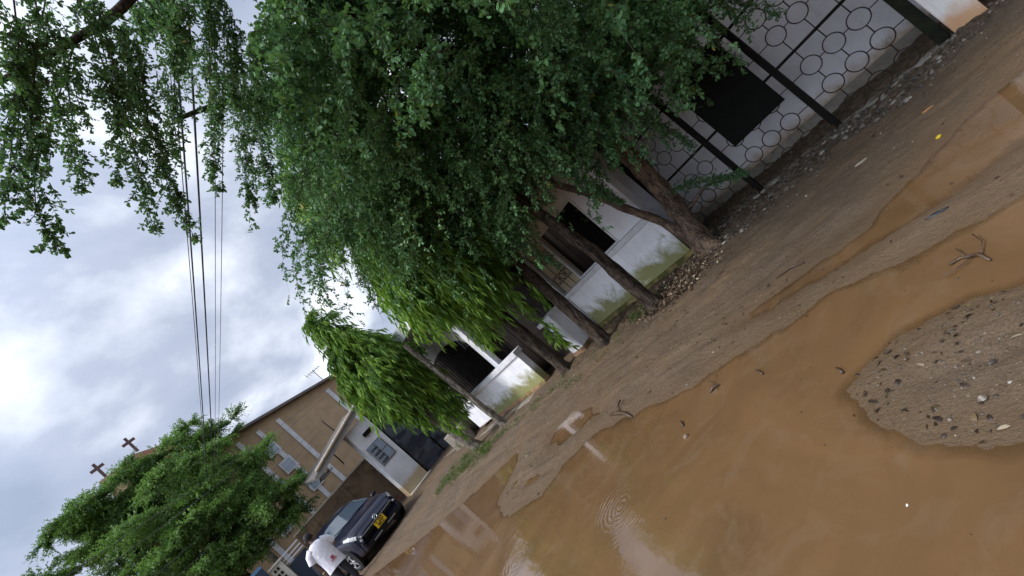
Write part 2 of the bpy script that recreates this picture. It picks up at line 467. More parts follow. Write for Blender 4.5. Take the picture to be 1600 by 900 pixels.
def bulk(name, material, V, loops, starts, parent=None, attr=None, smooth=False):
    me = bpy.data.meshes.new(name)
    me.vertices.add(len(V)); me.vertices.foreach_set('co', np.ascontiguousarray(V, dtype=np.float32).ravel())
    me.loops.add(len(loops)); me.loops.foreach_set('vertex_index', loops.astype(np.int32))
    me.polygons.add(len(starts)); me.polygons.foreach_set('loop_start', starts.astype(np.int32))
    me.update(calc_edges=True)
    if smooth: me.polygons.foreach_set('use_smooth', np.ones(len(starts), dtype=bool))
    if attr:
        for k, a in attr.items():
            at = me.attributes.new(k, 'FLOAT', 'POINT'); at.data.foreach_set('value', a.astype(np.float32))
    me.materials.append(M[material])
    o = bpy.data.objects.new(name, me)
    COL.objects.link(o)
    if parent is not None: o.parent = parent
    return o


def nrm(a): return a/np.maximum(np.linalg.norm(a, axis=1, keepdims=True), 1e-9)


def leaf_arrays(base, axis, nor, L, W, droop=0.0, wid=((.38, .85), (.76, .9)), fold=.12):
    N = len(base)
    axis = nrm(axis)
    side = nrm(np.cross(axis, nor))
    nor = np.cross(side, axis)
    L = L[:, None]; W = W[:, None]
    g = np.array([0, 0, -1.0])
    (t1, w1), (t2, w2) = wid
    def P(t, s, lift=0.0): return base+axis*L*t+g*droop*L*t*t+side*W*.5*s+nor*W*lift
    V = np.stack([P(0, 0), P(t1, -w1, fold), P(t1, w1, fold), P(t2, -w2, fold), P(t2, w2, fold), P(1, 0)], 1).reshape(-1, 3)
    pat = np.array([0, 1, 2, 1, 3, 4, 2, 3, 5, 4])
    loops = (np.arange(N)[:, None]*6+pat[None]).ravel()
    starts = (np.arange(N)[:, None]*10+np.array([0, 3, 7])[None]).ravel()
    return V, loops, starts


def twig_leaves(o, d, L, nl, leafL, leafW, droop, kind, spread=.85, vbias=None):
    """o,d: (N,3) twig starts and directions, L: (N,) lengths. returns leaf arrays, v, twig end segments"""
    N = len(o)
    t = np.tile((np.arange(nl)+.6)/nl, (N, 1))+rng.uniform(-.5, .5, (N, nl))/nl
    s = t*L[:, None]
    g = np.array([0, 0, -1.0])
    p = o[:, None, :]+d[:, None, :]*s[..., None]+g*(droop*s**2)[..., None]
    tan = d[:, None, :]+g*(2*droop*s)[..., None]
    p = p.reshape(-1, 3); tan = nrm(tan.reshape(-1, 3))
    r = rng.normal(size=p.shape)
    side = nrm(np.cross(tan, r))
    if kind == 'ovate':
        axis = tan*.6+side*spread+rng.normal(size=p.shape)*.25
        nor = np.cross(side, tan)*.5+np.array([0, 0, 1.0])*.7+rng.normal(size=p.shape)*.45
    else:
        axis = tan*.5+side*.55*spread+g*.75+rng.normal(size=p.shape)*.18
        nor = np.cross(side, tan)+rng.normal(size=p.shape)*.4
    n = len(p)
    sz = rng.uniform(.65, 1.15, n)
    V, l, st = leaf_arrays(p, axis, nor, leafL*sz, leafW*sz, .35 if kind == 'lance' else .08,
                           ((.3, 1.0), (.65, .8)) if kind == 'lance' else ((.38, .8), (.76, .95)))
    base = rng.beta(2, 2.2, N) if vbias is None else vbias
    v = np.clip(np.repeat(base, nl)+rng.normal(size=n)*.10, 0, .93)
    v = np.where(rng.random(n) < .004, 1.0, v)
    return V, l, st, np.repeat(v, 6)


def stems(o, d, L, droop, r0):
    """thin three-sided twig stems"""
    N = len(o); k = 5
    g = np.array([0, 0, -1.0])
    s = L[:, None]*np.linspace(0, 1, k)[None]
    p = o[:, None]+d[:, None]*s[..., None]+g*(droop*s**2)[..., None]
    a = nrm(np.cross(d, np.array([.3, .2, 1.0]))); b = np.cross(d, a)
    rr = (r0*np.linspace(1, .3, k))[None, :, None]
    V = []
    for j in range(3):
        th = 2*math.pi*j/3
        V.append(p+(a*math.cos(th)+b*math.sin(th))[:, None, :]*rr)
    V = np.stack(V, 2).reshape(-1, 3)       # N,k,3
    q = []
    for i in range(k-1):
        for j in range(3):
            j2 = (j+1) % 3
            q.append([i*3+j, i*3+j2, (i+1)*3+j2, (i+1)*3+j])
    q = np.array(q)
    loops = (np.arange(N)[:, None, None]*(k*3)+q[None]).reshape(-1)
    starts = np.arange(N*len(q))*4
    return V, loops, starts


class Foliage:
    def __init__(s): s.L = []; s.S = []
    def add(s, o, d, L, nl, leafL, leafW, droop, kind='ovate', spread=.85, vb=None, stem=True, r0=.003):
        s.L.append(twig_leaves(o, d, L, nl, leafL, leafW, droop, kind, spread, vb))
        if stem: s.S.append(stems(o, d, L, droop, r0))
    @staticmethod
    def cat(A):
        V = np.concatenate([a[0] for a in A]); l = []; st = []; nv = nlp = 0
        for a in A:
            l.append(a[1]+nv); st.append(a[2]+nlp); nv += len(a[0]); nlp += len(a[1])
        return V, np.concatenate(l), np.concatenate(st)
    def build(s, parent, leafmat, twigmat='twig_bark'):
        V, l, st = s.cat(s.L)
        bulk('crown', leafmat, V, l, st, parent, {'v': np.concatenate([a[3] for a in s.L])})
        if s.S:
            V, l, st = s.cat(s.S)
            bulk('twigs', twigmat, V, l, st, parent)
    def lobe(s, c, r, n, tl, nl, leafL, leafW, droop, kind='ovate', shell=.5, outw=.8, down=.15, cone=0.0, stem=True, zmin=None, fly=.3):
        """twigs through the outer part of an ellipsoid, pointing outwards; clumped"""
        nc = max(6, n//14)
        u = nrm(rng.normal(size=(nc, 3)))
        rad = rng.uniform(shell, 1.0, nc)**.6
        idx = rng.integers(0, nc, n)
        uu = nrm(u[idx]+rng.normal(size=(n, 3))*.16)
        rr = rad[idx]*(1-.22*rng.random(n))
        if cone:      # narrower towards the top
            k = np.clip(1-cone*np.clip(uu[:, 2:3]*rr[:, None], -.4, 1), .15, 1.6)
            sc = np.concatenate([k, k, np.ones((n, 1))], 1)
        else: sc = 1
        p = np.array(c)+uu*rr[:, None]*np.array(r)*sc
        d = nrm(uu*outw+rng.normal(size=(n, 3))*fly+np.array([0, 0, -down]))
        cv = rng.beta(2, 2.5, nc)
        vb = np.clip(cv[idx]+rng.normal(size=n)*.12, 0, .93)
        if zmin is not None:
            keep = p[:, 2] > zmin
            p, d, vb = p[keep], d[keep], vb[keep]
        L = tl*rng.uniform(.6, 1.3, len(p))
        s.add(p-d*L[:, None]*.35, d, L, nl, leafL, leafW, droop, kind, .85, vb, stem)
    def sprays(s, c, r, n, length, leafL, leafW, side=16, nl=9, tl=.10, up=.15, droop=.5, zmin=None, bias=None):
        """drooping leafy shoots set apart from one another, so dark gaps stay between them"""
        u = nrm(rng.normal(size=(n, 3))); u[:, 2] = np.abs(u[:, 2])*1.0-.45
        u = nrm(u)
        p0 = np.array(c)+u*np.array(r)*rng.uniform(.55, .95, (n, 1))
        d0 = nrm(u*np.array([1, 1, .3])+rng.normal(size=(n, 3))*.25+np.array([0, 0, up])+(0 if bias is None else np.array(bias)))
        L = length*rng.uniform(.6, 1.25, n)
        t = (np.arange(side)+rng.random((n, side)))/side
        sL = t*L[:, None]
        g = np.array([0, 0, -1.0])
        P = p0[:, None]+d0[:, None]*sL[..., None]+g*(droop*sL**2/length)[..., None]*1.6
        T = nrm((d0[:, None]+g*(3.2*droop*sL/length)[..., None]).reshape(-1, 3))
        P = P.reshape(-1, 3)
        vb = np.repeat(np.clip(rng.beta(2.2, 2.2, n), 0, .9), side)
        if zmin is not None:
            k = P[:, 2] > zmin; P = P[k]; T = T[k]; vb = vb[k]
        d = nrm(T*.7+rng.normal(size=P.shape)*.5)
        s.add(P, d, tl*rng.uniform(.6, 1.3, len(P)), nl, leafL, leafW, .8, 'ovate', .85, np.clip(vb+rng.normal(size=len(P))*.1, 0, .93))
        s.S.append(stems(p0, d0, L, droop*1.6/length, .005))
    def strand(s, pts, n, tl, nl, leafL, leafW, droop=.5, kind='ovate', width=.05, vb=.35):
        """a hanging branch: side twigs all along a path"""
        P = np.array(pts, float)
        seg = np.linalg.norm(np.diff(P, axis=0), axis=1); cum = np.concatenate([[0], np.cumsum(seg)])
        t = np.sort(rng.uniform(0, cum[-1], n))
        p = np.stack([np.interp(t, cum, P[:, k]) for k in range(3)], 1)
        t2 = np.clip(t+.06, 0, cum[-1]+.06)
        q = np.stack([np.interp(t2, cum, P[:, k]) for k in range(3)], 1)
        tan = nrm(q-p+1e-6)
        env = .35+.65*np.sin(np.pi*np.clip(t/cum[-1]*.8+.15, 0, 1))
        d = nrm(tan*.8+rng.normal(size=(n, 3))*.55)
        L = tl*rng.uniform(.5, 1.3, n)*env
        s.add(p+rng.normal(size=(n, 3))*width*env[:, None], d, L, nl, leafL, leafW, droop, kind, .85, np.clip(vb+rng.normal(size=n)*.15, 0, .9))
        mb = MB(); mb.tube([tuple(x) for x in P], np.linspace(.0045, .0015, len(P)), 5)
        tri = np.array([c for f in mb.f[:-2] for c in f]); stt = np.arange(len(mb.f)-2)*4
        s.S.append((np.array(mb.v), tri, stt))


# ---------------------------------------------------------------- ground and water
LAND = [(2.88, -6), (2.9, .38), (2.9, .65), (2.88, .97), (2.9, 1.46), (2.82, 1.89), (2.75, 2.43), (2.68, 2.57), (2.63, 3.29), (2.64, 4.04), (2.36, 4.39),
        (2.03, 4.53), (1.87, 5.29), (2.17, 5.92), (2.85, 6.15), (3.15, 6.5), (2.49, 7.83), (1.89, 9.48), (1.53, 11.28), (.95, 13.0), (-1, 15), (-3, 17), (-3.4, 60), (-900, 900), (900, 900), (900, -900), (2.9, -900)]
UPPER = [(4.6, -900), (4.6, -3), (4.38, .11), (4.16, .5), (3.71, .93), (3.45, 1.24), (3.42, 1.6), (3.34, 1.98), (3.24, 2.1), (3.16, 1.85), (3.24, 1.45), (3.3, .96), (3.34, .63), (3.42, .3), (3.6, -3), (3.6, -900)]
SMALL = [(2.80, 4.75), (3.0, 4.1), (3.22, 4.35), (3.42, 5.05), (3.15, 5.35), (2.9, 5.15)]
ISLE = [(2.3, -.8), (2.27, .5), (2.26, .86), (2.15, 1.12), (1.98, 1.24), (1.78, 1.14), (1.6, .97), (1.5, .7), (1.42, .3), (1.5, -.8)]
WEST = [(-3, -900), (-3.2, 0), (-2.8, 5), (-3.3, 10), (-3, 17), (-3.4, 60), (-900, 900), (-900, -900)]


def sdist(poly, X, Y):
    P = np.array(poly, float); n = len(P)
    d = np.full(X.shape, 1e9); ins = np.zeros(X.shape, bool)
    for i in range(n):
        a = P[i]; b = P[(i+1) % n]
        ex, ey = b-a
        t = np.clip(((X-a[0])*ex+(Y-a[1])*ey)/(ex*ex+ey*ey), 0, 1)
        d = np.minimum(d, np.hypot(X-a[0]-t*ex, Y-a[1]-t*ey))
        c = ((a[1] > Y) != (b[1] > Y))
        xi = a[0]+(Y-a[1])/(b[1]-a[1]+1e-12)*ex
        ins ^= c & (X < xi)
    return np.where(ins, d, -d)


def vnoise(X, Y, s, seed):
    r = np.random.default_rng(seed).random((256, 256))
    x = X*s; y = Y*s
    xi = np.floor(x).astype(int); yi = np.floor(y).astype(int)
    fx = x-xi; fy = y-yi; fx = fx*fx*(3-2*fx); fy = fy*fy*(3-2*fy)
    g = lambda a, b: r[a % 256, b % 256]
    return (g(xi, yi)*(1-fx)+g(xi+1, yi)*fx)*(1-fy)+(g(xi, yi+1)*(1-fx)+g(xi+1, yi+1)*fx)*fy-.5


def fbm(X, Y, s, seed, o=4):
    return sum(vnoise(X, Y, s*2**k, seed+k)/2**k for k in range(o))


def land_sd(X, Y):
    jit = fbm(X, Y, 2.2, 5, 4)*.11+fbm(X, Y, 9, 205, 3)*.03
    sd = sdist(LAND, X, Y)
    sd = np.minimum(sd, -sdist(UPPER, X, Y)); sd = np.minimum(sd, -sdist(SMALL, X, Y))
    sd = np.maximum(sd, sdist(ISLE, X, Y)); sd = np.maximum(sd, sdist(WEST, X, Y))
    return sd+jit*np.clip(1.2-np.abs(sd), .1, 1)


def height(X, Y):
    sd = land_sd(X, Y)
    h = np.where(sd > 0, .028*(1-np.exp(-sd/.22)), np.maximum(np.where(sd > -.12, sd*.11, sd*.3+.0228), -.12)+fbm(X, Y, 7, 17, 4)*.006*np.clip(1+sd/.4, 0, 1))
    bank = np.clip(sd, 0, 1.5)
    h = h+np.clip(bank/.35, .0, 1)*(fbm(X, Y, 3.0, 21, 5)*.028+fbm(X+.12*Y, Y*.16, 6.5, 33, 4)*.026)
    rub = rubble(X, Y)
    h = h+rub*(.02+fbm(X, Y, 9, 41, 4)*.05)
    return h, sd, rub


def rubble(X, Y):
    e = 5.55-.17*np.clip(Y, -2, 9)+fbm(X, Y, 1.6, 61, 3)*.35
    e = np.where(Y > 3.2, np.maximum(e, 4.85-.1*np.clip(Y-3.2, 0, 10)), e)
    return np.clip((X-e)/.25, 0, 1)*np.clip((7.5-Y)/2.5, 0, 1)


def axis_pts(lo, hi, step, far):
    a = list(np.arange(lo, hi, step)); x = hi; s = step
    while x < far: a.append(x); s *= 1.35; x += s
    x = lo-step; s = step
    b = []
    while x > -far: b.append(x); s *= 1.35; x -= s
    return np.array(b[::-1]+a)


gx = axis_pts(.6, 6.6, .02, 900); gy = axis_pts(-.4, 9.0, .02, 900)
GX, GY = np.meshgrid(gx, gy)
GH, GSD, GR = height(GX, GY)
nx, ny = len(gx), len(gy)
V = np.stack([GX, GY, GH], -1).reshape(-1, 3)
i, j = np.meshgrid(np.arange(nx-1), np.arange(ny-1))
a = (j*nx+i).ravel()
loops = np.stack([a, a+1, a+nx+1, a+nx], 1).ravel()
wetA = np.clip(1.05-GSD/(.16+.30*np.clip(fbm(GX, GY, 4, 301, 3)+.5, 0, 1)), 0, 1).ravel()
wetA = np.maximum(wetA, (.72*np.exp(-np.clip(GSD, 0, 9)/.7)*(.75+fbm(GX, GY, 2.5, 401, 4)*.9)).ravel())
wetA = np.clip(wetA, 0, 1)
gr = bulk('ground', 'mud', V, loops, np.arange(len(a))*4, None, {'wet': wetA, 'rub': GR.ravel()}, True)
tag(gr, 'gritty brown mud bank and track along the fence', 'ground', kind='structure')
wx = np.concatenate([[-60, -20, -8, -4, -2, -.8, 0], gx[(gx > .3) & (gx < 7)], [60]]); wy = np.concatenate([[-60, -20, -6, -2], gy[(gy > -1) & (gy < 14)], [20, 30, 90]])
WX, WY = np.meshgrid(wx, wy)
WD = np.clip(-height(WX, WY)[0], 0, 1)
i, j = np.meshgrid(np.arange(len(wx)-1), np.arange(len(wy)-1)); a = (j*len(wx)+i).ravel()
tag(bulk('puddle_water', 'muddy_water', np.stack([WX, WY, WX*0], -1).reshape(-1, 3), np.stack([a, a+1, a+len(wx)+1, a+len(wx)], 1).ravel(), np.arange(len(a))*4, None, {'depth': WD.ravel()}), 'opaque brown flood water covering the street', 'water', kind='structure')


def gh(x, y): return float(height(np.array([[x]]), np.array([[y]]))[0][0, 0])


# stones, grit and dead leaves (countless)
def rocks(name, P, S, label, vv=None, flat=.6):
    ico = np.array([(0, 0, 1), (.894, 0, .447), (.276, .851, .447), (-.724, .526, .447), (-.724, -.526, .447), (.276, -.851, .447),
                    (.724, .526, -.447), (-.276, .851, -.447), (-.894, 0, -.447), (-.276, -.851, -.447), (.724, -.526, -.447), (0, 0, -1)])
    fc = np.array([(0, 1, 2), (0, 2, 3), (0, 3, 4), (0, 4, 5), (0, 5, 1), (1, 6, 2), (2, 7, 3), (3, 8, 4), (4, 9, 5), (5, 10, 1),
                   (2, 6, 7), (3, 7, 8), (4, 8, 9), (5, 9, 10), (1, 10, 6), (11, 7, 6), (11, 8, 7), (11, 9, 8), (11, 10, 9), (11, 6, 10)])
    N = len(P)
    A = rng.uniform(0, 2*np.pi, N)
    sc = S[:, None]*rng.uniform(.6, 1.3, (N, 3))*np.array([1, 1, flat])
    v = ico[None]*sc[:, None]*(1+rng.uniform(-.25, .25, (N, 12, 1)))
    c, s_ = np.cos(A)[:, None], np.sin(A)[:, None]
    v = np.stack([v[..., 0]*c-v[..., 1]*s_, v[..., 0]*s_+v[..., 1]*c, v[..., 2]], -1)+P[:, None]
    loops = (np.arange(N)[:, None, None]*12+fc[None]).ravel()
    vv = rng.random(N)**1.3 if vv is None else vv
    o = bulk(name, 'stone_mix', v.reshape(-1, 3), loops, np.arange(N*20)*3, None, {'v': np.repeat(vv, 12)})
    return tag(o, label, 'stones', kind='stuff')


def scatter(n, x0, x1, y0, y1, fn):
    X = rng.uniform(x0, x1, n); Y = rng.uniform(y0, y1, n)
    H, sd, rb = height(X[None], Y[None])
    k = fn(X, Y, sd[0], rb[0])
    return np.stack([X[k], Y[k], H[0][k]], 1), sd[0][k], rb[0][k]


P, _, _ = scatter(9000, 4.6, 6.3, -.4, 4.0, lambda X, Y, sd, rb: (rb > .3) & (rng.random(len(X)) < .35+.5*(fbm(X, Y, 3, 77, 3) > -.1)))
rocks('rubble', P+[0, 0, .002], .004+.016*rng.random(len(P))**3*1.9, 'dark stones and broken rubble strewn under the ring fence')
P, _, _ = scatter(6000, 5.2, 6.25, -.4, 3.4, lambda X, Y, sd, rb: (rb > .6) & (rng.random(len(X)) < .022))
rocks('broken_stones', P, .018+.035*rng.random(len(P))**2, 'larger grey broken stones at the foot of the fence', flat=.45)
P, sdv, _ = scatter(26000, 1.3, 5.6, -.3, 7.5, lambda X, Y, sd, rb: (sd > -.01) & (rng.random(len(X)) < .12+.5*np.clip(fbm(X, Y, 2.2, 91, 3)+.1, 0, 1)))
rocks('gravel', P, .0015+.0055*rng.random(len(P))**3, 'fine grit and pebbles on the mud bank', flat=.5)
P, _, _ = scatter(2600, 1.4, 2.3, -.3, 1.25, lambda X, Y, sd, rb: (sd > 0) & (rng.random(len(X)) < .35))
rocks('islet_gravel', P, .002+.009*rng.random(len(P))**3, 'dark pebbles on the grey gravel islet in the water', flat=.5)


def litter(name, P, label, L0, L1, lift=.006, mt='dead_leaf'):
    N = len(P)
    a = rng.uniform(0, 2*np.pi, N)
    ax = np.stack([np.cos(a), np.sin(a), rng.normal(size=N)*.28], 1)
    no = np.stack([rng.normal(size=N)*.5, rng.normal(size=N)*.5, np.ones(N)], 1)
    L = rng.uniform(L0, L1, N)
    V, l, st = leaf_arrays(P+np.array([0, 0, lift]), ax, no, L, L*rng.uniform(.3, .6, N), .1, fold=.25)
    o = bulk(name, mt, V, l, st, None, {'v': np.repeat(rng.random(N), 6)})
    return tag(o, label, 'dead leaves', kind='stuff')


P, _, _ = scatter(26000, 4.0, 5.75, 2.6, 5.6, lambda X, Y, sd, rb: rng.random(len(X)) < np.exp(-(((X-5.0)/.36)**2+((Y-3.62)/.55)**2)**1.5))
litter('leaf_litter', P+np.stack([0*P[:, 0], 0*P[:, 0], rng.random(len(P))*.07], 1), 'heap of curled brown dead leaves round the leaning trunk', .02, .055)
P, _, _ = scatter(9000, 2.8, 6.1, .0, 9.5, lambda X, Y, sd, rb: (sd > .02) & (rng.random(len(X)) < .02+.40*np.exp(-((X-(5.45-.12*Y))/.45)**2)))
litter('scattered_leaves', P, 'dead leaves scattered thinly over the mud below the trees', .012, .04, .003)

P, _, _ = scatter(30000, 1.3, 5.4, -.3, 7.5, lambda X, Y, sd, rb: (sd > .0) & (rng.random(len(X)) < .010+.16*np.clip(fbm(X, Y, 1.5, 191, 3), 0, 1)+.22*((X < 2.4) & (Y < 1.4))))
litter('mud_flakes', P, 'dark wet leaf bits and flakes pressed into the mud', .010, .042, .004, 'wet_leaf')
P, _, _ = scatter(5000, 1.1, 3.6, -.3, 3.2, lambda X, Y, sd, rb: (sd < 0) & (rng.random(len(X)) < .006+.10*np.exp(sd/.10)))
P[:, 2] = .001
litter('floating_bits', P, 'tiny dark leaf bits floating on the brown water', .006, .026, .0015, 'wet_leaf')


def grass(name, C, label, hgt=.22, n=60):
    o_, d_, l_ = [], [], []
    for (x, y, r, k) in C:
        m_ = int(n*k)
        q = rng.normal(size=(m_, 2))*r*.5
        z = gh(x, y)
        o_.append(np.stack([x+q[:, 0], y+q[:, 1], np.full(m_, z-.01)], 1))
        d_.append(np.stack([q[:, 0]*1.2+rng.normal(size=m_)*.35, q[:, 1]*1.2+rng.normal(size=m_)*.35, np.ones(m_)], 1))
        l_.append(hgt*rng.uniform(.5, 1.2, m_)*(.6+.4*k))
    o_ = np.concatenate(o_); d_ = np.concatenate(d_); l_ = np.concatenate(l_)
    V, l, st = leaf_arrays(o_, d_, rng.normal(size=o_.shape), l_, .009+0*l_, .35, ((.35, .9), (.7, .6)))
    o = bulk(name, 'grass_blade', V, l, st, None, {'v': np.repeat(rng.beta(2, 2, len(o_)), 6)})
    return tag(o, label, 'grass', kind='stuff')


C = [(3.75+rng.normal()*.22, y+rng.normal()*.2, .16, rng.uniform(.5, 1.3)) for y in np.linspace(8.4, 11.2, 34)]
grass('grass_clump', C, 'green grass tufts growing at the foot of the far pale trunk', .2, 55)
C = [(5.15+rng.normal()*.12, 4.35+rng.normal()*.18, .08, rng.uniform(.4, .9)) for _ in range(22)]
C += [(4.55-.1*(y-5)+rng.normal()*.15, y, .1, rng.uniform(.3, .8)) for y in np.linspace(4.6, 8.6, 26)]
grass('low_weeds', C, 'short weeds sprouting between the trunks and the white porch walls', .13, 50)


# ---------------------------------------------------------------- ring fence
def make_ring_fence():
    X = 6.25
    root = empty('ring_fence', (X, 1.4, 0))
    tag(root, 'black iron fence of linked rings between thick dark posts', 'fence')
    def P(b, name, mt='ring_iron', **k):
        return b.build(name, mt, root, loc=(-X, -1.4, 0), **k)
    posts = [.33, 1.38, 2.45, 3.47]
    for k, y in enumerate(posts):
        wd = .052 if k == 0 else .036
        P(MB().quadbox((X-.03, y-wd, -.06), (X+.03, y+wd, 2.25)), 'post', 'mossy_black' if k == 0 else 'dark_paint', bevel=.004)
        if k in (1, 2): P(MB().quadbox((X-.09, y+.005, .0), (X-.033, y+.02, .12)), 'foot_bracket')
    for k in range(3):
        y0, y1 = posts[k], posts[k+1]
        w0 = .052 if k == 0 else .036
        for z, r in ((1.01, .016), (1.72, .016)):
            P(MB().quadbox((X-r, y0+w0+.002, z-r), (X+r, y1-.038, z+r)), 'rail', 'dark_paint')
        b = MB()
        ys = [(y0+y1)/2+(q-1)*.262 for q in range(3)]
        zs = [.15, .46, .77, 1.27, 1.56]
        for zi, z in enumerate(zs):
            for yy in ys:
                b.ring((X, yy, z), .1, .0062)
            edges = [y0+w0]+[v for yy in ys for v in (yy-.1, yy+.1)]+[y1-.036]
            for q in range(0, len(edges), 2):
                b.tube([(X, edges[q]-.004, z), (X, edges[q+1]+.004, z)], .006, 6)
        for yy in ys:
            for z0, z1 in ((.25, .36), (.56, .67), (.87, 1.0), (1.02, 1.17), (1.37, 1.46), (1.66, 1.71), (-.02, .05)):
                b.tube([(X, yy, z0-.003), (X, yy, z1+.003)], .006, 6)
        P(b, 'ring_grille', smooth=True)
make_ring_fence()
b = box((6.195, 1.50, .70), (6.205, 2.23, 1.80))
o = b.build('sheet_panel', 'black_sheet', bevel=.002)
tag(o, 'plain black rectangular sheet hung on the ring fence', 'sheet panel')
# kerb below the fence
o = box((6.16, .30, -.1), (6.34, 3.6, .045)).build('kerb', 'kerb_concrete', bevel=.012)
tag(o, 'mossy grey concrete kerb running under the ring fence', 'kerb')

# masonry gate pier at the right end and the steel gate beyond it
r = empty('gate_pier', (6.3, .12, 0))
tag(r, 'white plastered gate pier with an orange stained foot beside the ring fence', 'pier')
box((-.12, -.115, -.1), (.16, .13, 2.3)).build('shaft', 'pier_plaster', r, bevel=.01)
box((-.15, -.145, 2.303), (.19, .16, 2.38)).build('cap', 'cap_white', r, bevel=.008)
r = empty('steel_gate', (6.3, -.02, 0))
tag(r, 'black steel gate leaf at the edge beyond the white pier', 'gate')
box((-.02, -2.6, .05), (.0, -.03, 2.1)).build('leaf_panel', 'mossy_black', r)
for y in (-2.6, -1.3, -.09):
    box((-.05, y, .03), (-.022, y+.05, 2.14)).build('frame_bar', 'mossy_black', r)

# ---------------------------------------------------------------- house behind the ring fence
r = empty('lilac_house', (7.15, 1.2, 0))
tag(r, 'pale lilac plastered house close behind the ring fence', 'house')
box((0, -4.2, -.1), (5.5, 3.1, 3.1)).build('wall', 'lilac_plaster', r)
box((-.028, -4.2, -.1), (-.003, 3.1, .17)).build('plinth', 'kerb_concrete', r)
MB().hexa([(-.7, -4.6, 3.05), (6, -4.6, 3.05), (6, 2.4, 3.05), (-.7, 2.4, 3.05), (-.7, -4.6, 3.15), (6, -4.6, 4.2), (6, 2.4, 4.2), (-.7, 2.4, 3.15)]).build('roof', 'roof_sheet', r)
o = box((6.36, .28, -.1), (7.12, 3.5, .02)).build('apron_slab', 'kerb_concrete')
tag(o, 'narrow stained concrete apron between ring fence and lilac wall', 'slab', kind='structure')


# ---------------------------------------------------------------- first porch house
def grille_beige(parent, X, y0, y1, z0, z1):
    b = MB(); t = .006
    def ln(a, c): b.tube([(X, *a), (X, *c)], t, 5)
    wd = (y1-y0)/3; h = (z1-z0)
    for k in range(4): ln((y0+wd*k, z0), (y0+wd*k, z1))
    for k, z in enumerate((z0+h*.18, z0+h*.34, z0+h*.62, z0+h*.8, z1)): ln((y0, z), (y1, z))
    for zc in (z0+h*.26, z0+h*.7):
        for k in range(3):
            b.ring((X, y0+wd*(k+.5), zc), .06, t, n=16, m=5)
    return b.build('grille', 'dark_paint', parent)


X = 5.8
r = empty('porch_house', (X, 4.7, 0))
tag(r, 'house with the moss stained low white porch wall behind the leaning trunks', 'house')
O = lambda b, nm, mt, **k: b.build(nm, mt, r, loc=(-X, -4.7, 0), **k)
lw = O(box((X, 3.52, -.1), (X+.15, 5.88, .84)), 'porch_wall', 'white_plaster')
cp = box((X-.035, 3.50, .843), (X+.19, 5.93, .93)).build('cap', 'cap_white', lw, bevel=.006)
O(box((X-.07, 3.45, -.1), (X-.003, 5.9, .13)), 'plinth', 'plinth_moss', bevel=.01)
O(box((X+.04, 3.56, .933), (X+.24, 4.22, 2.7)), 'front_wall', 'white_plaster_clean')
O(box((X+.04, 4.223, 1.98), (X+.24, 5.9, 2.7)), 'lintel_wall', 'white_plaster_clean')
fr = MB().quadbox((X+.03, 4.225, .935), (X+.08, 4.26, 1.975)).quadbox((X+.03, 5.32, .935), (X+.08, 5.35, 1.975)).quadbox((X+.03, 4.262, 1.94), (X+.08, 5.318, 1.975)).quadbox((X+.03, 4.262, .935), (X+.08, 5.318, .965))
wf = O(fr, 'window', 'cap_white')
b = MB()
for k in range(1, 8): b.tube([(X+.1, 4.26+k*.132, .965), (X+.1, 4.26+k*.132, 1.94)], .007, 6)
b.tube([(X+.1, 4.26, 1.45), (X+.1, 5.32, 1.45)], .007, 6)
b.build('bars', 'dark_paint', wf)
O(box((X+.09, 5.353, .933), (X+.2, 5.88, 1.975)), 'beige_panel', 'beige_wall')
grille_beige(r, .06, .66, 1.17, .95, 1.95)
O(box((X+1.5, 3.5, -.1), (X+1.6, 9.2, 2.7)), 'inner_wall', 'dark_wood_and_shade')  # coloured dark to give the shade of the room behind the window
O(box((X+.12, 6.03, -.1), (X+.26, 6.17, 2.7)), 'column', 'white_plaster_clean', bevel=.005)
O(box((X-.3, 3.4, 2.705), (X+4.5, 6.3, 2.8)), 'ceiling_slab', 'grey_wall')
MB().hexa([(-.45, -1.35, 2.81), (4.8, -1.35, 2.81), (4.8, 1.65, 2.81), (-.45, 1.65, 2.81), (-.45, -1.35, 2.9), (4.8, -1.35, 3.9), (4.8, 1.65, 3.9), (-.45, 1.65, 2.9)]).build('roof', 'roof_sheet', r)

# pillar and dark gate between the houses
r = empty('garden_pillar', (5.3, 6.2, 0))
tag(r, 'short white pillar with a projecting cap standing beside the dark gate', 'pillar')
box((-.02, -.17, .12), (.28, .17, .86)).build('shaft', 'white_plaster_clean', r, bevel=.006)
box((-.045, -.195, -.1), (.3, .195, .118)).build('base', 'plinth_red', r, bevel=.01)
box((-.07, -.22, .863), (.33, .22, .95)).build('cap', 'cap_white', r, bevel=.008)
r = empty('double_gate', (5.85, 7.5, 0))
tag(r, 'tall dark panelled steel gate in the gap between the two porch houses', 'gate')
for y0, y1 in ((-1.1, .0), (.012, 1.15)):
    lf = box((0, y0, .04), (.03, y1, 2.3)).build('gate_leaf', 'dark_wood_and_shade', r)
    b = MB()
    n = 3
    for k in range(n):
        for z0 in (.12, .78, 1.44):
            a0 = y0+.04+(y1-y0-.06)*k/n
            b.quadbox((-.014, a0, z0), (-.003, a0+(y1-y0-.06)/n-.03, z0+.6))
    b.build('panels', 'dark_wood_and_shade', lf)

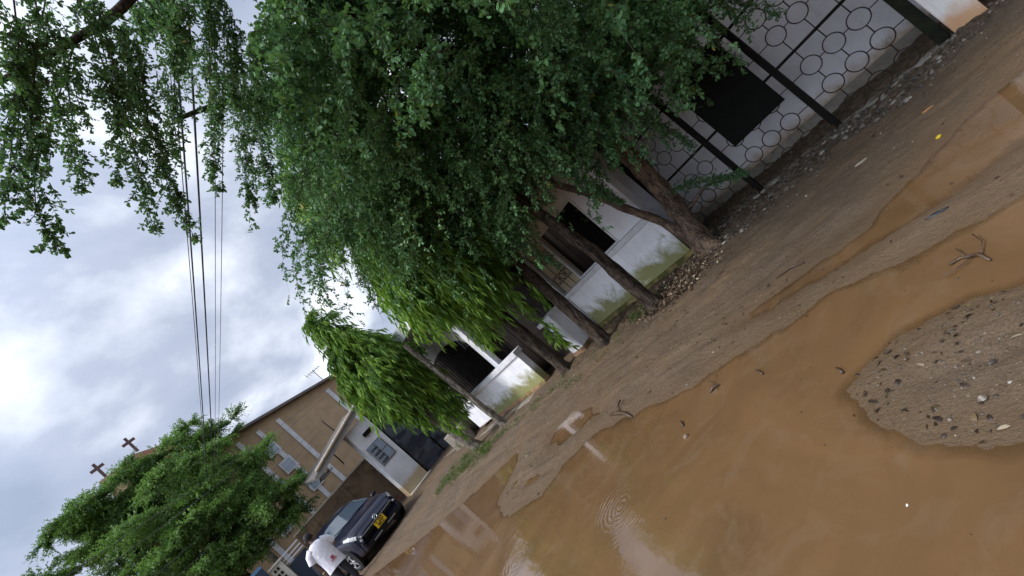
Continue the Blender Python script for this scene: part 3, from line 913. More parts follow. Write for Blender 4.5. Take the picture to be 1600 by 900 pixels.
# ---------------------------------------------------------------- second porch house
X = 5.15
r = empty('arched_house', (X, 9.3, 0))
tag(r, 'house with white porch wall, arched black window grille and white fascia', 'house')
O = lambda b, nm, mt, **k: b.build(nm, mt, r, loc=(-X, -9.3, 0), **k)
lw = O(box((X, 7.42, .10), (X+.16, 9.95, .82)), 'porch_wall', 'white_plaster')
box((X-.04, 7.38, .823), (X+.2, 9.98, .93)).build('cap', 'cap_white', lw, bevel=.006)
lw2 = O(box((X+.12, 10.0, .10), (X+.27, 11.2, .70)), 'porch_wall', 'white_plaster_clean')
box((X+.06, 9.99, .703), (X+.31, 11.24, .80)).build('cap', 'cap_white', lw2, bevel=.006)
O(box((X-.03, 7.40, -.1), (X+.16, 9.97, .098)), 'plinth', 'plinth_red', bevel=.01)
O(box((X-.28, 7.9, -.1), (X-.05, 11.4, .03)), 'step', 'kerb_concrete', bevel=.015)
O(box((X+.20, 8.42, .1), (X+.34, 8.60, 2.25)), 'column', 'white_plaster_clean', bevel=.006)
O(box((X+.3, 11.02, .1), (X+.48, 11.25, 2.25)), 'column', 'grey_wall', bevel=.006)
# arch: wall above the opening
b = MB(); n = 18
y0, y1 = 8.62, 11.0
top = 2.9
for k in range(n):
    a, c = y0+(y1-y0)*k/n, y0+(y1-y0)*(k+1)/n
    za = 1.75+.42*math.sqrt(max(0, 1-((a-(y0+y1)/2)/((y1-y0)/2))**2)); zc = 1.75+.42*math.sqrt(max(0, 1-((c-(y0+y1)/2)/((y1-y0)/2))**2))
    b.hexa([(X+.22, a, za), (X+.36, a, za), (X+.36, c, zc), (X+.22, c, zc), (X+.22, a, top), (X+.36, a, top), (X+.36, c, top), (X+.22, c, top)])
O(b, 'arch_wall', 'grey_wall')
O(box((X+.22, 7.3, 2.3), (X+.34, 8.6, 2.9)), 'lintel_wall', 'grey_wall')
b = MB()
for k in range(1, 17):
    yy = y0+(y1-y0)*k/17
    zt = 1.75+.42*math.sqrt(max(0, 1-((yy-(y0+y1)/2)/((y1-y0)/2))**2))
    b.tube([(X+.28, yy, .85), (X+.28, yy, zt)], .011, 6)
for z in (1.0, 1.35, 1.7): b.tube([(X+.28, y0, z), (X+.28, y1, z)], .011, 6)
for k in range(9):
    b.ring((X+.28, y0+.2+k*.25, 1.18), .1, .009, n=14, m=5)
    b.ring((X+.28, y0+.2+k*.25, 1.85), .08, .009, n=14, m=5)
O(b, 'window_grille', 'dark_paint')
O(box((X+1.9, 6.5, 0), (X+2.0, 17.5, 2.9)), 'inner_wall', 'dark_wood_and_shade')  # interior shade behind the arch put into the wall's dark colour
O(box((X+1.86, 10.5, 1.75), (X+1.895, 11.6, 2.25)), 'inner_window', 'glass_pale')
O(box((X+.38, 11.25, 0), (X+.5, 13.6, 2.9)), 'side_wall', 'dark_wood_and_shade')  # shadow on this wall is painted in as its dark colour
for yy in (9.3, 10.0, 10.7):
    v = O(box((X+.19, yy, 2.42), (X+.217, yy+.42, 2.72)), 'vent_window', 'cap_white')
    b = MB()
    for k in range(4): b.quadbox((X+.175, yy+.05+k*.09, 2.46), (X+.187, yy+.10+k*.09, 2.68))
    b.build('slots', 'dark_interior', v)
O(box((X-.35, 7.0, 2.905), (X+4.8, 13.4, 2.96)), 'soffit', 'grey_wall')
O(box((X-.42, 6.95, 2.90), (X-.37, 13.5, 3.18)), 'fascia', 'fascia_white')
MB().hexa([(-.41, -2.35, 2.97), (5, -2.35, 2.97), (5, 4.2, 2.97), (-.41, 4.2, 2.97), (-.41, -2.35, 3.17), (5, -2.35, 4.6), (5, 4.2, 4.6), (-.41, 4.2, 3.17)]).build('roof', 'roof_sheet', r)
for z in (1.6,):
    pass

# low wall stretch after the house
o = box((5.05, 11.6, -.1), (5.25, 12.9, .55)).build('low_wall', 'kerb_concrete', bevel=.02)
tag(o, 'low dark stained wall stub beyond the arched window house', 'wall')

# ---------------------------------------------------------------- gatehouse, camouflage gate, awning
r = empty('gatehouse', (4.55, 15.9, 0))
tag(r, 'small white gatehouse front with a barred window and yellow stained foot', 'gatehouse')
hw = MB().hexa([(-.42, 0, -.05), (.46, 0, -.05), (.46, .45, -.05), (-.42, .45, -.05), (-.42, 0, 2.95), (.46, 0, 2.98), (.46, .45, 2.98), (-.42, .45, 2.95)]).build('wall', 'hut_plaster', r)
wn = box((-.32, -.03, 1.32), (.28, -.004, 2.12)).build('window', 'metal_grey', r, bevel=.004)
for a0, c0 in ((-.28, 1.36), (0.0, 1.36), (-.28, 1.74), (0.0, 1.74)):
    box((a0, -.04, c0), (a0+.24, -.032, c0+.34)).build('pane', 'glass_pale', wn)
b = MB()
for k in range(3):
    for q in range(4): b.ring((-.22+k*.08, -.05, 1.42+q*.17), .036, .005, 'y', 10, 5)
for k in range(3): b.tube([(-.22+k*.08, -.05, 1.36), (-.22+k*.08, -.05, 2.06)], .004, 5)
for q in range(4): b.tube([(-.28, -.05, 1.42+q*.17), (.0, -.05, 1.42+q*.17)], .004, 5)
b.build('grille', 'dark_paint', wn)
box((-.05, -.12, 2.42), (.3, -.004, 2.56)).build('junction_box', 'dark_paint', r, bevel=.02)
box((-.45, -.25, -.1), (.52, -.003, .06)).build('kerb_step', 'cream_paint', r, bevel=.02)

r = empty('awning', (3.85, 15.6, 0))
tag(r, 'sloping sheet awning with a long cream gutter pipe over the drive', 'awning')
MB().hexa([(-1.25, 0, 2.62), (1.22, 0, 3.30), (1.22, 2.2, 3.60), (-1.25, 2.2, 2.95), (-1.25, 0, 2.68), (1.22, 0, 3.36), (1.22, 2.2, 3.66), (-1.25, 2.2, 3.01)]).build('sheet', 'awning_sheet', r)
MB().hexa([(-1.25, -.03, 2.52), (1.22, -.03, 3.22), (1.22, -.005, 3.22), (-1.25, -.005, 2.52), (-1.25, -.03, 2.69), (1.22, -.03, 3.38), (1.22, -.005, 3.38), (-1.25, -.005, 2.69)]).build('fascia', 'grey_wall', r)
pp = MB().tube([(-1.1, -.1, 2.78), (-.4, -.1, 2.97), (.4, -.1, 3.2), (1.25, -.1, 3.44)], .055, 12).build('gutter_pipe', 'pipe_cream', r, smooth=True)
for t in (.15, .4, .65, .9):
    x = -1.1+2.35*t; z = 2.78+.66*t
    MB().ring((x, -.1, z), .058, .012, 'x', 14, 6).build('joint', 'metal_grey', pp)
b = MB()
for k in range(7):
    x = -1.22+random.random()*.3
    b.hexa([(x, -.05, 2.42+.02*k), (x+.22, -.02, 2.45+.02*k), (x+.22, .3, 2.5), (x, .3, 2.47), (x, -.05, 2.45+.02*k), (x+.22, -.02, 2.49+.02*k), (x+.22, .3, 2.53), (x, .3, 2.5)])
b.build('torn_edge', 'awning_sheet', r)
b = MB().tube([(-.35, .3, 2.35), (-.35, .3, 2.85)], .02, 6)
b.build('bracket', 'dark_paint', r)

r = empty('patterned_gate', (5.95, 15.95, 0))
tag(r, 'dark grey steel gate painted in blocky patches right of the gatehouse', 'gate')
box((-.92, 0, .05), (.95, .04, 3.0)).build('leaf_panel', 'camo_gate', r)
for x in (-.93, .0, .91): box((x, -.03, .02), (x+.05, -.003, 3.05)).build('frame_bar', 'dark_paint', r)
o = box((5.3, 12.9, -.1), (7.2, 15.6, .02)).build('drive_slab', 'kerb_concrete')
tag(o, 'grey concrete drive slab before the patterned gate', 'slab', kind='structure')

# ---------------------------------------------------------------- boundary wall, tan building
r = empty('boundary_wall', (2.2, 18.2, 0))
tag(r, 'brown water stained boundary wall running behind the parked car', 'wall')
box((-.75, 0, -.1), (3.3, .18, 2.02)).build('wall', 'brown_wall', r)
box((-.78, -.02, 2.023), (3.3, .2, 2.07)).build('coping', 'cream_paint', r)
for x in (-.2, 1.1, 2.4): box((x, -.03, -.1), (x+.12, -.003, 2.0)).build('pilaster', 'brown_wall', r)
b = MB()
for k in range(26):
    x = 1.35+random.random()*1.2; y = -.25-random.random()*.5; s = .05+random.random()*.12
    b.hexa([(x, y, 0), (x+s, y+.03, 0), (x+s, y+s, .02), (x, y+s, 0), (x+.01, y, s*.8), (x+s, y+.04, s), (x+s*.9, y+s, s*.9), (x, y+s, s*.7)])
o = b.build('brick_rubble', 'brick_red', loc=(2.2, 18.2, 0))
tag(o, 'loose red bricks and lumps heaped at the foot of the brown wall', 'bricks', kind='stuff')

r = empty('tan_building', (4.5, 24, 0))
tag(r, 'tall tan rendered building with white pilasters and a sloping roof edge', 'building')
zr = lambda x: 7.12-.215*(x+.5)           # x local
MB().hexa([(-6.5, 0, -.1), (6.5, 0, -.1), (6.5, 9, -.1), (-6.5, 9, -.1), (-6.5, 0, zr(-6.5)), (6.5, 0, zr(6.5)), (6.5, 9, zr(6.5)), (-6.5, 9, zr(-6.5))]).build('wall', 'tan_wall', r)
for x in (-6.2, -3.4, -1.6, -.72, .18, 2.7, 5.2):
    box((x, -.08, 0), (x+.20, -.003, zr(x+.2)-.38)).build('pilaster', 'cap_white', r)
MB().hexa([(-6.9, -.35, zr(-6.9)-.02), (6.9, -.35, zr(6.9)-.02), (6.9, 9.4, zr(6.9)-.02), (-6.9, 9.4, zr(-6.9)-.02), (-6.9, -.35, zr(-6.9)+.10), (6.9, -.35, zr(6.9)+.10), (6.9, 9.4, zr(6.9)+.1), (-6.9, 9.4, zr(-6.9)+.1)]).build('roof', 'roof_sheet', r)
for (x, z) in ((-.78, 5.65), (-.78, 4.6), (-2.6, 5.2), (-2.6, 2.8), (-.62, 3.2)):
    wv = box((x-.3, -.1, z-.3), (x+.3, -.085, z+.35)).build('window', 'cap_white', r)
    box((x-.22, -.115, z-.22), (x+.22, -.103, z+.27)).build('pane', 'glass_pale', wv)
b = MB(); b.hexa([(1.35, -.9, 3.9), (1.42, -.9, 3.9), (1.42, -.86, 3.9), (1.35, -.86, 3.9), (1.3, -.9, 4.8), (1.34, -.9, 5.0), (1.34, -.86, 5.0), (1.3, -.86, 4.8)])
b.hexa([(1.3, -.86, 3.86), (1.5, -.86, 3.86), (1.5, -.003, 3.86), (1.3, -.003, 3.86), (1.3, -.86, 3.92), (1.5, -.86, 3.92), (1.5, -.003, 3.92), (1.3, -.003, 3.92)])
b.build('bracket_board', 'cross_brown', r)

r = empty('tv_antenna', (7.45, 23.7, 6.35))
tag(r, 'thin television antenna standing on the tan building roof edge', 'antenna')
MB().tube([(0, 0, 0), (0, 0, .85)], .018, 6).build('mast', 'cable_grey', r)
b = MB().tube([(-.45, 0, .8), (.4, 0, .8)], .014, 6)
for k in range(6): b.tube([(-.4+k*.15, -.1, .62+.02*k), (-.4+k*.15, .1, .98-.02*k)], .009, 5)
b.build('dipoles', 'cable_grey', r)

# church behind the trees
r = empty('church', (-.2, 35, 0))
tag(r, 'church with a red gable and two dark crosses above the treetops', 'church')
box((-1.8, 0, -.1), (2.0, 10, 11.6)).build('wall', 'tan_wall', r)
MB().hexa([(.3, -.3, 11.603), (2.5, -.3, 11.603), (2.5, 10, 11.603), (.3, 10, 11.603), (.6, -.3, 13.05), (2.1, -.3, 12.3), (2.1, 10, 12.3), (.6, 10, 13.05)]).build('roof', 'red_roof', r)
box((-1.3, -.4, 11.603), (.28, .6, 12.9)).build('parapet', 'tan_wall', r)
for (x, z) in ((.9, 13.05), (-.9, 12.903)):
    b = MB().quadbox((x-.075, -.29, z), (x+.075, -.12, z+1.1)).quadbox((x-.34, -.28, z+.7), (x-.077, -.13, z+.84)).quadbox((x+.077, -.28, z+.7), (x+.34, -.13, z+.84))
    b.build('cross', 'cross_brown', r)

# cream gate pier, blue sign and rails at the far left
r = empty('cream_pier', (.5, 17.9, 0))
tag(r, 'cream gate pier with pierced blocks beside the brown boundary wall', 'pier')
box((-.16, -.1, -.1), (.22, .25, 1.86)).build('shaft', 'cream_paint', r, bevel=.01)
box((-.24, -.16, 1.863), (.28, .3, 1.93)).build('cap', 'cream_paint', r, bevel=.01)
for z in np.arange(.5, 1.75, .17):
    for x in (-.1, .0): box((x, -.125, z), (x+.06, -.103, z+.1)).build('pierced_block', 'dark_wood_and_shade', r)
r = empty('rail_panel', (.95, 17.95, 0))
tag(r, 'white steel rails topping a dark panel beside the cream pier', 'rails')
box((-.2, 0, .4), (.44, .03, 1.55)).build('panel', 'navy_paint', r)
for z in (1.62, 1.74, 1.88): box((-.2, -.01, z), (.44, .03, z+.045)).build('rail', 'fascia_white', r)
r = empty('blue_board', (.18, 17.7, 0))
tag(r, 'navy board with a light blue top edge left of the cream pier', 'board')
box((-.7, 0, .6), (.1, .04, 2.12)).build('board', 'navy_paint', r)
box((-.7, -.01, 2.123), (.1, .05, 2.22)).build('top_edge', 'blue_paint', r)
for x in (-.66, .03): box((x, .045, -.1), (x+.05, .09, 2.1)).build('leg', 'metal_grey', r)


# ---------------------------------------------------------------- trees
def trunk(name, parent, pts, rad, mt, n=14, sub=5, rough=.06):
    """swept trunk with flare and knobbly section"""
    P = [Vector(p) for p in pts]
    out_, rr = [], []
    for i in range(len(P)-1):
        p0 = P[max(i-1, 0)]; p1 = P[i]; p2 = P[i+1]; p3 = P[min(i+2, len(P)-1)]
        for k in range(sub):
            t = k/sub
            q = .5*((2*p1)+(-p0+p2)*t+(2*p0-5*p1+4*p2-p3)*t*t+(-p0+3*p1-3*p2+p3)*t**3)
            out_.append(q); rr.append(rad[i]*(1-t)+rad[i+1]*t)
    out_.append(P[-1]); rr.append(rad[-1])
    b = MB()
    if name == 'trunk': n = 24
    b.tube(out_, rr, n)
    ph = random.random()*50
    for i_ in range(len(out_)):
        c_ = out_[i_]
        low = max(0.0, 1-(c_.z+.02)/.22)
        for k_ in range(n):
            q_ = Vector(b.v[i_*n+k_]); d_ = q_-c_
            a_ = 2*math.pi*k_/n
            f_ = 1+.10*math.sin(3*a_+ph+c_.z*3.1)+.08*math.sin(5*a_-c_.z*7+ph*2)+.07*math.sin(c_.z*17+ph+2*a_)+rough*random.uniform(-1, 1)
            f_ += low*low*(.35+.35*math.sin(5*a_+ph))
            kn = math.sin(c_.z*5.3+ph*3); f_ += .22*max(0, kn-.75)*4*max(0, math.cos(a_-ph*7))
            b.v[i_*n+k_] = tuple(c_+d_*f_)
    return b.build(name, mt, parent, smooth=True)


def tree_root(name, loc, label, cat='tree', group=None):
    e = empty(name, loc)
    return tag(e, label, cat, group)


# T1: the big small-leaved tree leaning over the street
T1 = tree_root('street_tree', (0, 0, 0), 'large small-leaved tree with a thick leaning brown trunk and boughs over the street')
trunk('trunk', T1, [(5.50, 3.14, -.08), (5.55, 3.17, .12), (5.72, 3.2, .45), (5.90, 3.2, .85), (5.96, 3.15, 1.3), (5.8, 3.0, 1.9), (5.5, 2.9, 2.6), (5.1, 2.8, 3.3)], [.20, .155, .135, .125, .12, .11, .10, .08], 'bark_brown', 18)
trunk('bough', T1, [(5.55, 3.2, .0), (5.60, 3.27, .25), (5.66, 3.38, .7), (5.60, 3.55, 1.2), (5.5, 3.7, 1.75), (5.2, 3.9, 2.5), (4.6, 4.0, 3.4)], [.08, .07, .06, .055, .05, .045, .03], 'bark_brown', 12)
trunk('bough', T1, [(5.6, 2.95, 2.4), (4.9, 2.7, 3.3), (3.9, 2.6, 4.1), (2.9, 2.3, 4.5), (1.9, 2.0, 4.5), (1.3, 2.05, 4.25), (.74, 2.25, 4.22)], [.09, .075, .06, .045, .03, .02, .012], 'bark_dark', 10)
trunk('bough', T1, [(5.1, 2.8, 3.3), (4.4, 3.3, 4.2), (3.5, 3.8, 4.9), (2.6, 3.6, 5.0), (1.8, 3.3, 4.7)], [.07, .06, .045, .03, .015], 'bark_dark', 10)
trunk('bough', T1, [(5.3, 2.8, 3.0), (4.9, 1.9, 3.6), (4.6, .9, 3.9), (4.4, .0, 3.9)], [.07, .05, .035, .02], 'bark_dark', 10)
trunk('bough', T1, [(5.85, 3.1, .55), (6.0, 2.8, .62), (6.08, 2.6, .50), (6.1, 2.35, .32)], [.025, .02, .014, .008], 'bark_brown', 7)
F = Foliage()
LS, LW = .046, .027
# inner mass, then the drooping shoots that make the outline
F.lobe((5.2, 2.0, 3.2), (.9, 1.5, .9), 900, .34, 22, LS, LW, .8, shell=.2, zmin=1.5)
F.lobe((5.0, 3.2, 3.2), (1.0, 1.1, 1.1), 900, .34, 22, LS, LW, .8, shell=.2, zmin=1.7)
F.lobe((4.6, 4.5, 3.6), (1.0, 1.0, 1.3), 1100, .34, 22, LS, LW, .8, shell=.2, zmin=1.9)
F.lobe((3.3, 3.1, 4.75), (1.0, 1.3, .6), 900, .34, 22, LS, LW, .8, shell=.1)
F.lobe((4.0, 2.3, 4.6), (1.2, 1.2, .8), 900, .34, 22, LS, LW, .8, shell=.1)
F.lobe((4.3, 3.1, 4.4), (1.5, 1.5, .9), 1500, .34, 22, LS, LW, .8, shell=.2)
F.lobe((5.7, 2.4, 3.7), (1.2, 2.1, 1.1), 900, .36, 22, .05, .03, .8, shell=.2)
F.lobe((3.5, 4.2, 4.1), (.9, .9, .8), 500, .34, 22, LS, LW, .8, shell=.2)
F.lobe((2.6, 2.6, 4.85), (1.0, .9, .4), 330, .30, 26, .034, .02, 1.2)
F.lobe((1.7, 1.9, 4.8), (1.0, .8, .3), 150, .28, 24, .032, .018, 1.4)
F.lobe((.8, 1.6, 4.45), (.75, .5, .25), 70, .26, 24, .030, .017, 1.4)
B = (-.35, -.1, 0)
F.sprays((5.0, 1.6, 2.85), (1.2, 1.5, 1.1), 95, .75, .046, .028, bias=B, zmin=1.15)
F.sprays((5.0, 3.0, 2.9), (1.2, 1.3, 1.2), 130, .75, .046, .028, bias=B, zmin=1.3)
F.sprays((4.5, 4.2, 3.4), (1.3, 1.1, 1.4), 165, .75, .044, .026, bias=B, zmin=1.85)
F.sprays((4.2, 3.2, 4.2), (1.6, 1.6, 1.1), 150, .8, .044, .026, bias=B)
F.sprays((3.5, 2.1, 3.8), (1.2, 1.2, .9), 120, .7, .046, .028, bias=B)
F.sprays((4.4, .9, 2.7), (.9, 1.0, .9), 60, .7, .048, .029, bias=B, zmin=1.4)
F.sprays((3.4, 4.3, 3.9), (1.0, 1.0, 1.0), 80, .75, .040, .024, bias=B)
F.sprays((5.2, 1.7, 2.2), (.8, 1.0, .6), 60, .6, .044, .027, bias=(-.1, -.1, 0), zmin=1.2)
F.sprays((5.15, .8, 2.1), (.7, .7, .6), 44, .6, .046, .028, bias=(-.1, 0, 0), zmin=1.25)
F.sprays((5.4, 2.5, 2.1), (.6, .7, .6), 44, .6, .044, .027, zmin=1.15)
F.lobe((5.5, 1.5, 2.5), (.5, 1.3, .6), 420, .3, 22, .046, .028, .8, shell=.2, zmin=1.5)
F.sprays((4.7, 4.8, 2.5), (.7, .6, .6), 30, .6, .042, .025, zmin=1.3)
F.sprays((3.1, 1.6, 3.1), (.55, .6, .5), 26, .6, .048, .03, bias=B)
ST = {'a': ([(.9, 1.91, 4.03), (.67, 2.21, 3.85), (.47, 2.48, 3.63), (.43, 2.62, 3.46)], 46),
      'b': ([(.87, 1.87, 4.07), (.65, 2.17, 3.9), (.34, 2.49, 3.64)], 34), 'c': ([(1.05, 2.0, 4.17), (.89, 2.31, 3.97), (.72, 2.59, 3.74)], 34),
      'd': ([(1.22, 1.82, 4.1), (1.14, 2.08, 3.94), (1.02, 2.35, 3.73), (.84, 2.69, 3.4)], 52),
      'e': ([(1.34, 2.02, 4.16), (1.18, 2.33, 3.97), (.89, 2.65, 3.77)], 36),
      'f': ([(1.33, 2.01, 4.04), (1.13, 2.42, 3.76), (1.07, 2.6, 3.58), (1.01, 2.82, 3.31)], 50),
      'g': ([(1.84, 2.08, 4.38), (1.58, 2.46, 4.23), (1.37, 2.83, 3.97)], 60), 'h': ([(2.05, 2.16, 4.46), (1.75, 2.77, 4.13), (1.49, 3.19, 3.79)], 70),
      'i': ([(2.24, 2.31, 4.5), (2.04, 2.81, 4.2), (1.71, 3.39, 3.72)], 70), 'j': ([(2.43, 2.53, 4.48), (2.17, 3.08, 4.15), (1.96, 3.51, 3.73)], 70),
      'k': ([(2.5, 3.0, 3.9), (2.17, 3.05, 3.61), (1.88, 3.24, 3.4), (1.61, 3.45, 3.27)], 34), 'l': ([(2.9, 3.5, 3.8), (2.39, 3.39, 3.49), (2.18, 3.63, 3.3), (1.91, 3.87, 3.08)], 36),
      'n': ([(1.19, 2.2, 4.36), (.71, 2.67, 4.11), (.48, 2.76, 4.07)], 34), 'p': ([(2.9, 4.6, 3.6), (2.7, 4.8, 3.1), (2.6, 4.95, 2.75)], 34),
      'q': ([(5.6, 2.9, .95), (5.75, 2.65, .75), (5.85, 2.45, .55), (5.9, 2.25, .42)], 60),
      'r': ([(5.2, 1.0, 2.1), (5.35, .9, 1.7), (5.45, .85, 1.4)], 40), 's': ([(5.1, 2.3, 1.9), (5.2, 2.2, 1.5), (5.3, 2.2, 1.15)], 50),
      't': ([(2.9, 1.3, 3.6), (2.8, 1.2, 3.1), (2.75, 1.15, 2.75)], 50), 'u': ([(3.2, 1.5, 3.2), (3.3, 1.4, 2.8), (3.35, 1.35, 2.45)], 50),
      'w': ([(4.9, 3.3, 2.2), (4.95, 3.2, 1.7), (5.0, 3.15, 1.35)], 60), 'x': ([(4.3, 4.3, 2.3), (4.5, 4.3, 1.8), (4.7, 4.4, 1.4)], 60)}
for key, (pts, n) in ST.items():
    F.strand(pts, int(n*2.6), .10, 12, .026, .0145, .9, width=.035)
    if key in 'abcdefghijn':
        for q in range(1):
            of = rng.normal(size=3)*(.11, .11, .05)
            P_ = [tuple(np.array(p)+of+(0, 0, .12*(k < 1))) for k, p in enumerate(pts)]
            P_ = [P_[0]]+[tuple(np.array(P_[0])+(np.array(p)-np.array(P_[0]))*rng.uniform(.45, .8)) for p in P_[1:]]
            F.strand(P_, int(n*1.3), .10, 12, .025, .014, .9, width=.03)
F.build(T1, 'leaf_small')

# T2: smaller companion trunk
T2 = tree_root('slim_tree', (0, 0, 0), 'slim dark-trunked tree in front of the moss stained porch wall')
trunk('trunk', T2, [(4.83, 3.91, -.06), (4.85, 3.91, .15), (4.84, 3.93, .6), (4.83, 3.9, 1.1), (4.82, 3.95, 1.6), (4.8, 4.0, 2.3), (4.6, 4.1, 3.2)], [.13, .10, .09, .085, .08, .065, .04], 'bark_dark', 14)
F = Foliage()
F.lobe((4.7, 4.4, 2.8), (.7, .7, .9), 420, .3, 24, .042, .024, .9, zmin=1.45)
F.build(T2, 'leaf_small')


def ashoka(pts, rad, mt, lobes, label, strands=(), tm=1.0):
    T = tree_root('weeping_tree', (0, 0, 0), label, 'tree', 'weeping long-leaved trees by the porches')
    trunk('trunk', T, pts, rad, mt, 14)
    F = Foliage()
    for c, r_, n, cone, zm in lobes:
        F.lobe(c, r_, n, .42, 17, .135*tm, .030*tm, 1.0, 'lance', .35, .55, .45, cone, zmin=zm, stem=n > 20)
    for s_, n in strands: F.strand(s_, n, .2, 8, .12, .026, .8, 'lance', .05, .55)
    F.build(T, 'leaf_long')


ashoka([(4.89, 5.16, -.06), (4.9, 5.16, .15), (4.93, 5.18, .8), (4.97, 5.2, 1.6), (4.98, 5.2, 2.6), (4.9, 5.2, 3.8)], [.13, .105, .095, .09, .07, .04], 'bark_dark',
       [((4.7, 5.5, 3.5), (.95, .95, 2.0), 900, .3, 1.6)], 'weeping tree with a reddish dark trunk before the porch wall end',
       [([(5.15, 6.1, 1.7), (5.1, 6.05, 1.2), (5.05, 6.05, .8), (5.05, 6.0, .35)], 46), ([(5.3, 5.75, 1.9), (5.25, 5.7, 1.45), (5.25, 5.7, 1.15)], 24)])
ashoka([(5.02, 6.53, -.06), (5.02, 6.53, .15), (5.0, 6.52, .9), (4.98, 6.5, 1.8), (4.95, 6.5, 2.8), (4.9, 6.5, 4.2)], [.14, .11, .10, .09, .07, .04], 'bark_dark',
       [((4.55, 6.2, 3.6), (1.0, 1.05, 2.0), 1500, .3, 1.75), ((4.1, 5.9, 3.2), (.6, .7, 1.1), 420, 0, 2.1), ((3.9, 5.6, 4.6), (.8, .8, 1.5), 600, .2, None)], 'weeping tree with broad bright crown before the dark gate',
       [([(4.4, 6.6, 1.9), (4.5, 6.7, 1.6), (4.55, 6.75, 1.35)], 20)])
ashoka([(4.5, 8.7, -.06), (4.5, 8.7, .12), (4.48, 8.75, 1.0), (4.48, 8.85, 1.9), (4.48, 8.95, 2.75)], [.10, .075, .06, .055, .05], 'bark_pale',
       [((4.6, 9.0, 2.75), (.12, .12, .12), 5, 0, None)], 'thin pale trunk with few leaves before the arched window')
ashoka([(4.25, 9.82, -.06), (4.22, 9.82, .15), (4.12, 9.85, .8), (4.05, 9.9, 1.6), (4.02, 9.9, 2.8), (3.98, 9.8, 4.4)], [.15, .115, .10, .09, .07, .03], 'bark_pale',
       [((3.9, 9.7, 3.0), (.82, .8, 1.25), 1250, .35, 1.75), ((4.28, 9.75, 1.75), (.58, .65, .8), 430, 0, 1.0), ((3.92, 9.65, 4.15), (.40, .40, .80), 260, .35, None)],
       'cone shaped weeping tree standing apart before the white gatehouse', [([(4.0, 9.3, 1.3), (4.02, 9.35, .9), (4.05, 9.4, .5)], 20)])


# far spreading trees
def spreading(loc, crownlobes, tr, label, leaf=.075):
    T = tree_root('spreading_tree', (0, 0, 0), label, 'tree', 'broad trees at the far end of the street')
    x, y = loc
    trunk('trunk', T, tr[0], tr[1], 'bark_dark', 10)
    for c, r_, n in crownlobes[:5]:
        trunk('bough', T, [tr[0][-1], tuple(.5*(a_+b_)+(.2 if k == 2 else 0) for k, (a_, b_) in enumerate(zip(tr[0][-1], c))), c], [tr[1][-1]*.8, .06, .02], 'bark_dark', 8)
    F = Foliage()
    for c, r_, n in crownlobes:
        for q in range(4):      # flat sprays stacked inside each mass
            cc = (c[0]+rng.normal()*r_[0]*.45, c[1]+rng.normal()*r_[1]*.4, c[2]+(q-1.5)*r_[2]*.5)
            F.lobe(cc, (r_[0]*.8, r_[1]*.8, r_[2]*.22), int(n*.42), .6, 22, leaf, leaf*.45, .3, 'ovate', .2, .9, -.12, 0, fly=.16)
    F.build(T, 'leaf_feather')


spreading((.2, 19.4), [((1.6, 19.2, 3.6), (1.2, 1.5, .8), 750), ((2.2, 19.4, 4.6), (.9, 1.3, .6), 450), ((.4, 19.0, 4.6), (1.3, 1.5, .9), 800), ((-.8, 19.0, 3.8), (1.4, 1.5, 1.0), 900),
                       ((1.3, 19.2, 5.7), (1.1, 1.3, .6), 500), ((.0, 18.6, 3.0), (1.2, 1.2, .6), 500), ((1.9, 18.6, 2.9), (.8, 1.0, .5), 300), ((-.2, 19.4, 5.9), (1.3, 1.4, .7), 600)],
          ([(-.1, 19.6, -.05), (-.1, 19.6, 1.2), (-.12, 19.5, 2.4), (-.1, 19.4, 3.6)], [.2, .15, .13, .1]), 'broad feathery tree nearest the tan building with visible leaning trunk')
spreading((-2.5, 23), [((.6, 22.6, 7.7), (1.3, 1.4, .7), 450), ((1.9, 22.4, 7.3), (1.2, 1.2, .5), 320), ((-.6, 23, 8.1), (1.3, 1.5, .7), 620), ((-2.1, 23, 7.6), (1.6, 1.5, 1.1), 800), ((-3.6, 23, 7.0), (1.6, 1.5, 1.0), 650),
                       ((-1.0, 22.8, 6.3), (1.7, 1.5, 1.1), 900), ((-5.2, 23, 7.3), (1.5, 1.4, .6), 350), ((-3.2, 22.5, 5.2), (2.2, 1.5, 1.4), 1000), ((-6.0, 22.5, 6.0), (1.6, 1.4, .9), 400), ((-2.3, 22.8, 8.3), (.9, 1.0, .5), 200), ((.9, 22.6, 6.2), (1.2, 1.2, .8), 400), ((1.5, 22.5, 8.3), (.9, .9, .4), 220), ((2.7, 22.4, 7.7), (.8, .9, .35), 180), ((.5, 22.6, 8.25), (.9, .9, .5), 260), ((-1.6, 23, 8.2), (.9, .9, .5), 240)],
          ([(-2.4, 23.2, -.05), (-2.4, 23.2, 1.5), (-2.3, 23.1, 3.2), (-2.2, 23, 4.8)], [.26, .2, .17, .12]), 'tall wind-swept tree in front of the church crosses')


# ---------------------------------------------------------------- wires and poles
def wire(p, q, sag, r_, label, mt='cable_black', group='power lines along the street'):
    p = Vector(p); q = Vector(q)
    pts = [p.lerp(q, k/28)-Vector((0, 0, sag*4*(k/28)*(1-k/28))) for k in range(29)]
    o = MB().tube(pts, r_, 6).build('power_line', mt, smooth=True)
    return tag(o, label, 'wire', group)


def wline(a, c, y0, y1):
    (xa, ya, za), (xc, yc, zc) = a, c
    f = lambda y: (xa+(xc-xa)*(y-ya)/(yc-ya), y, za+(zc-za)*(y-ya)/(yc-ya))
    return f(y0), f(y1)


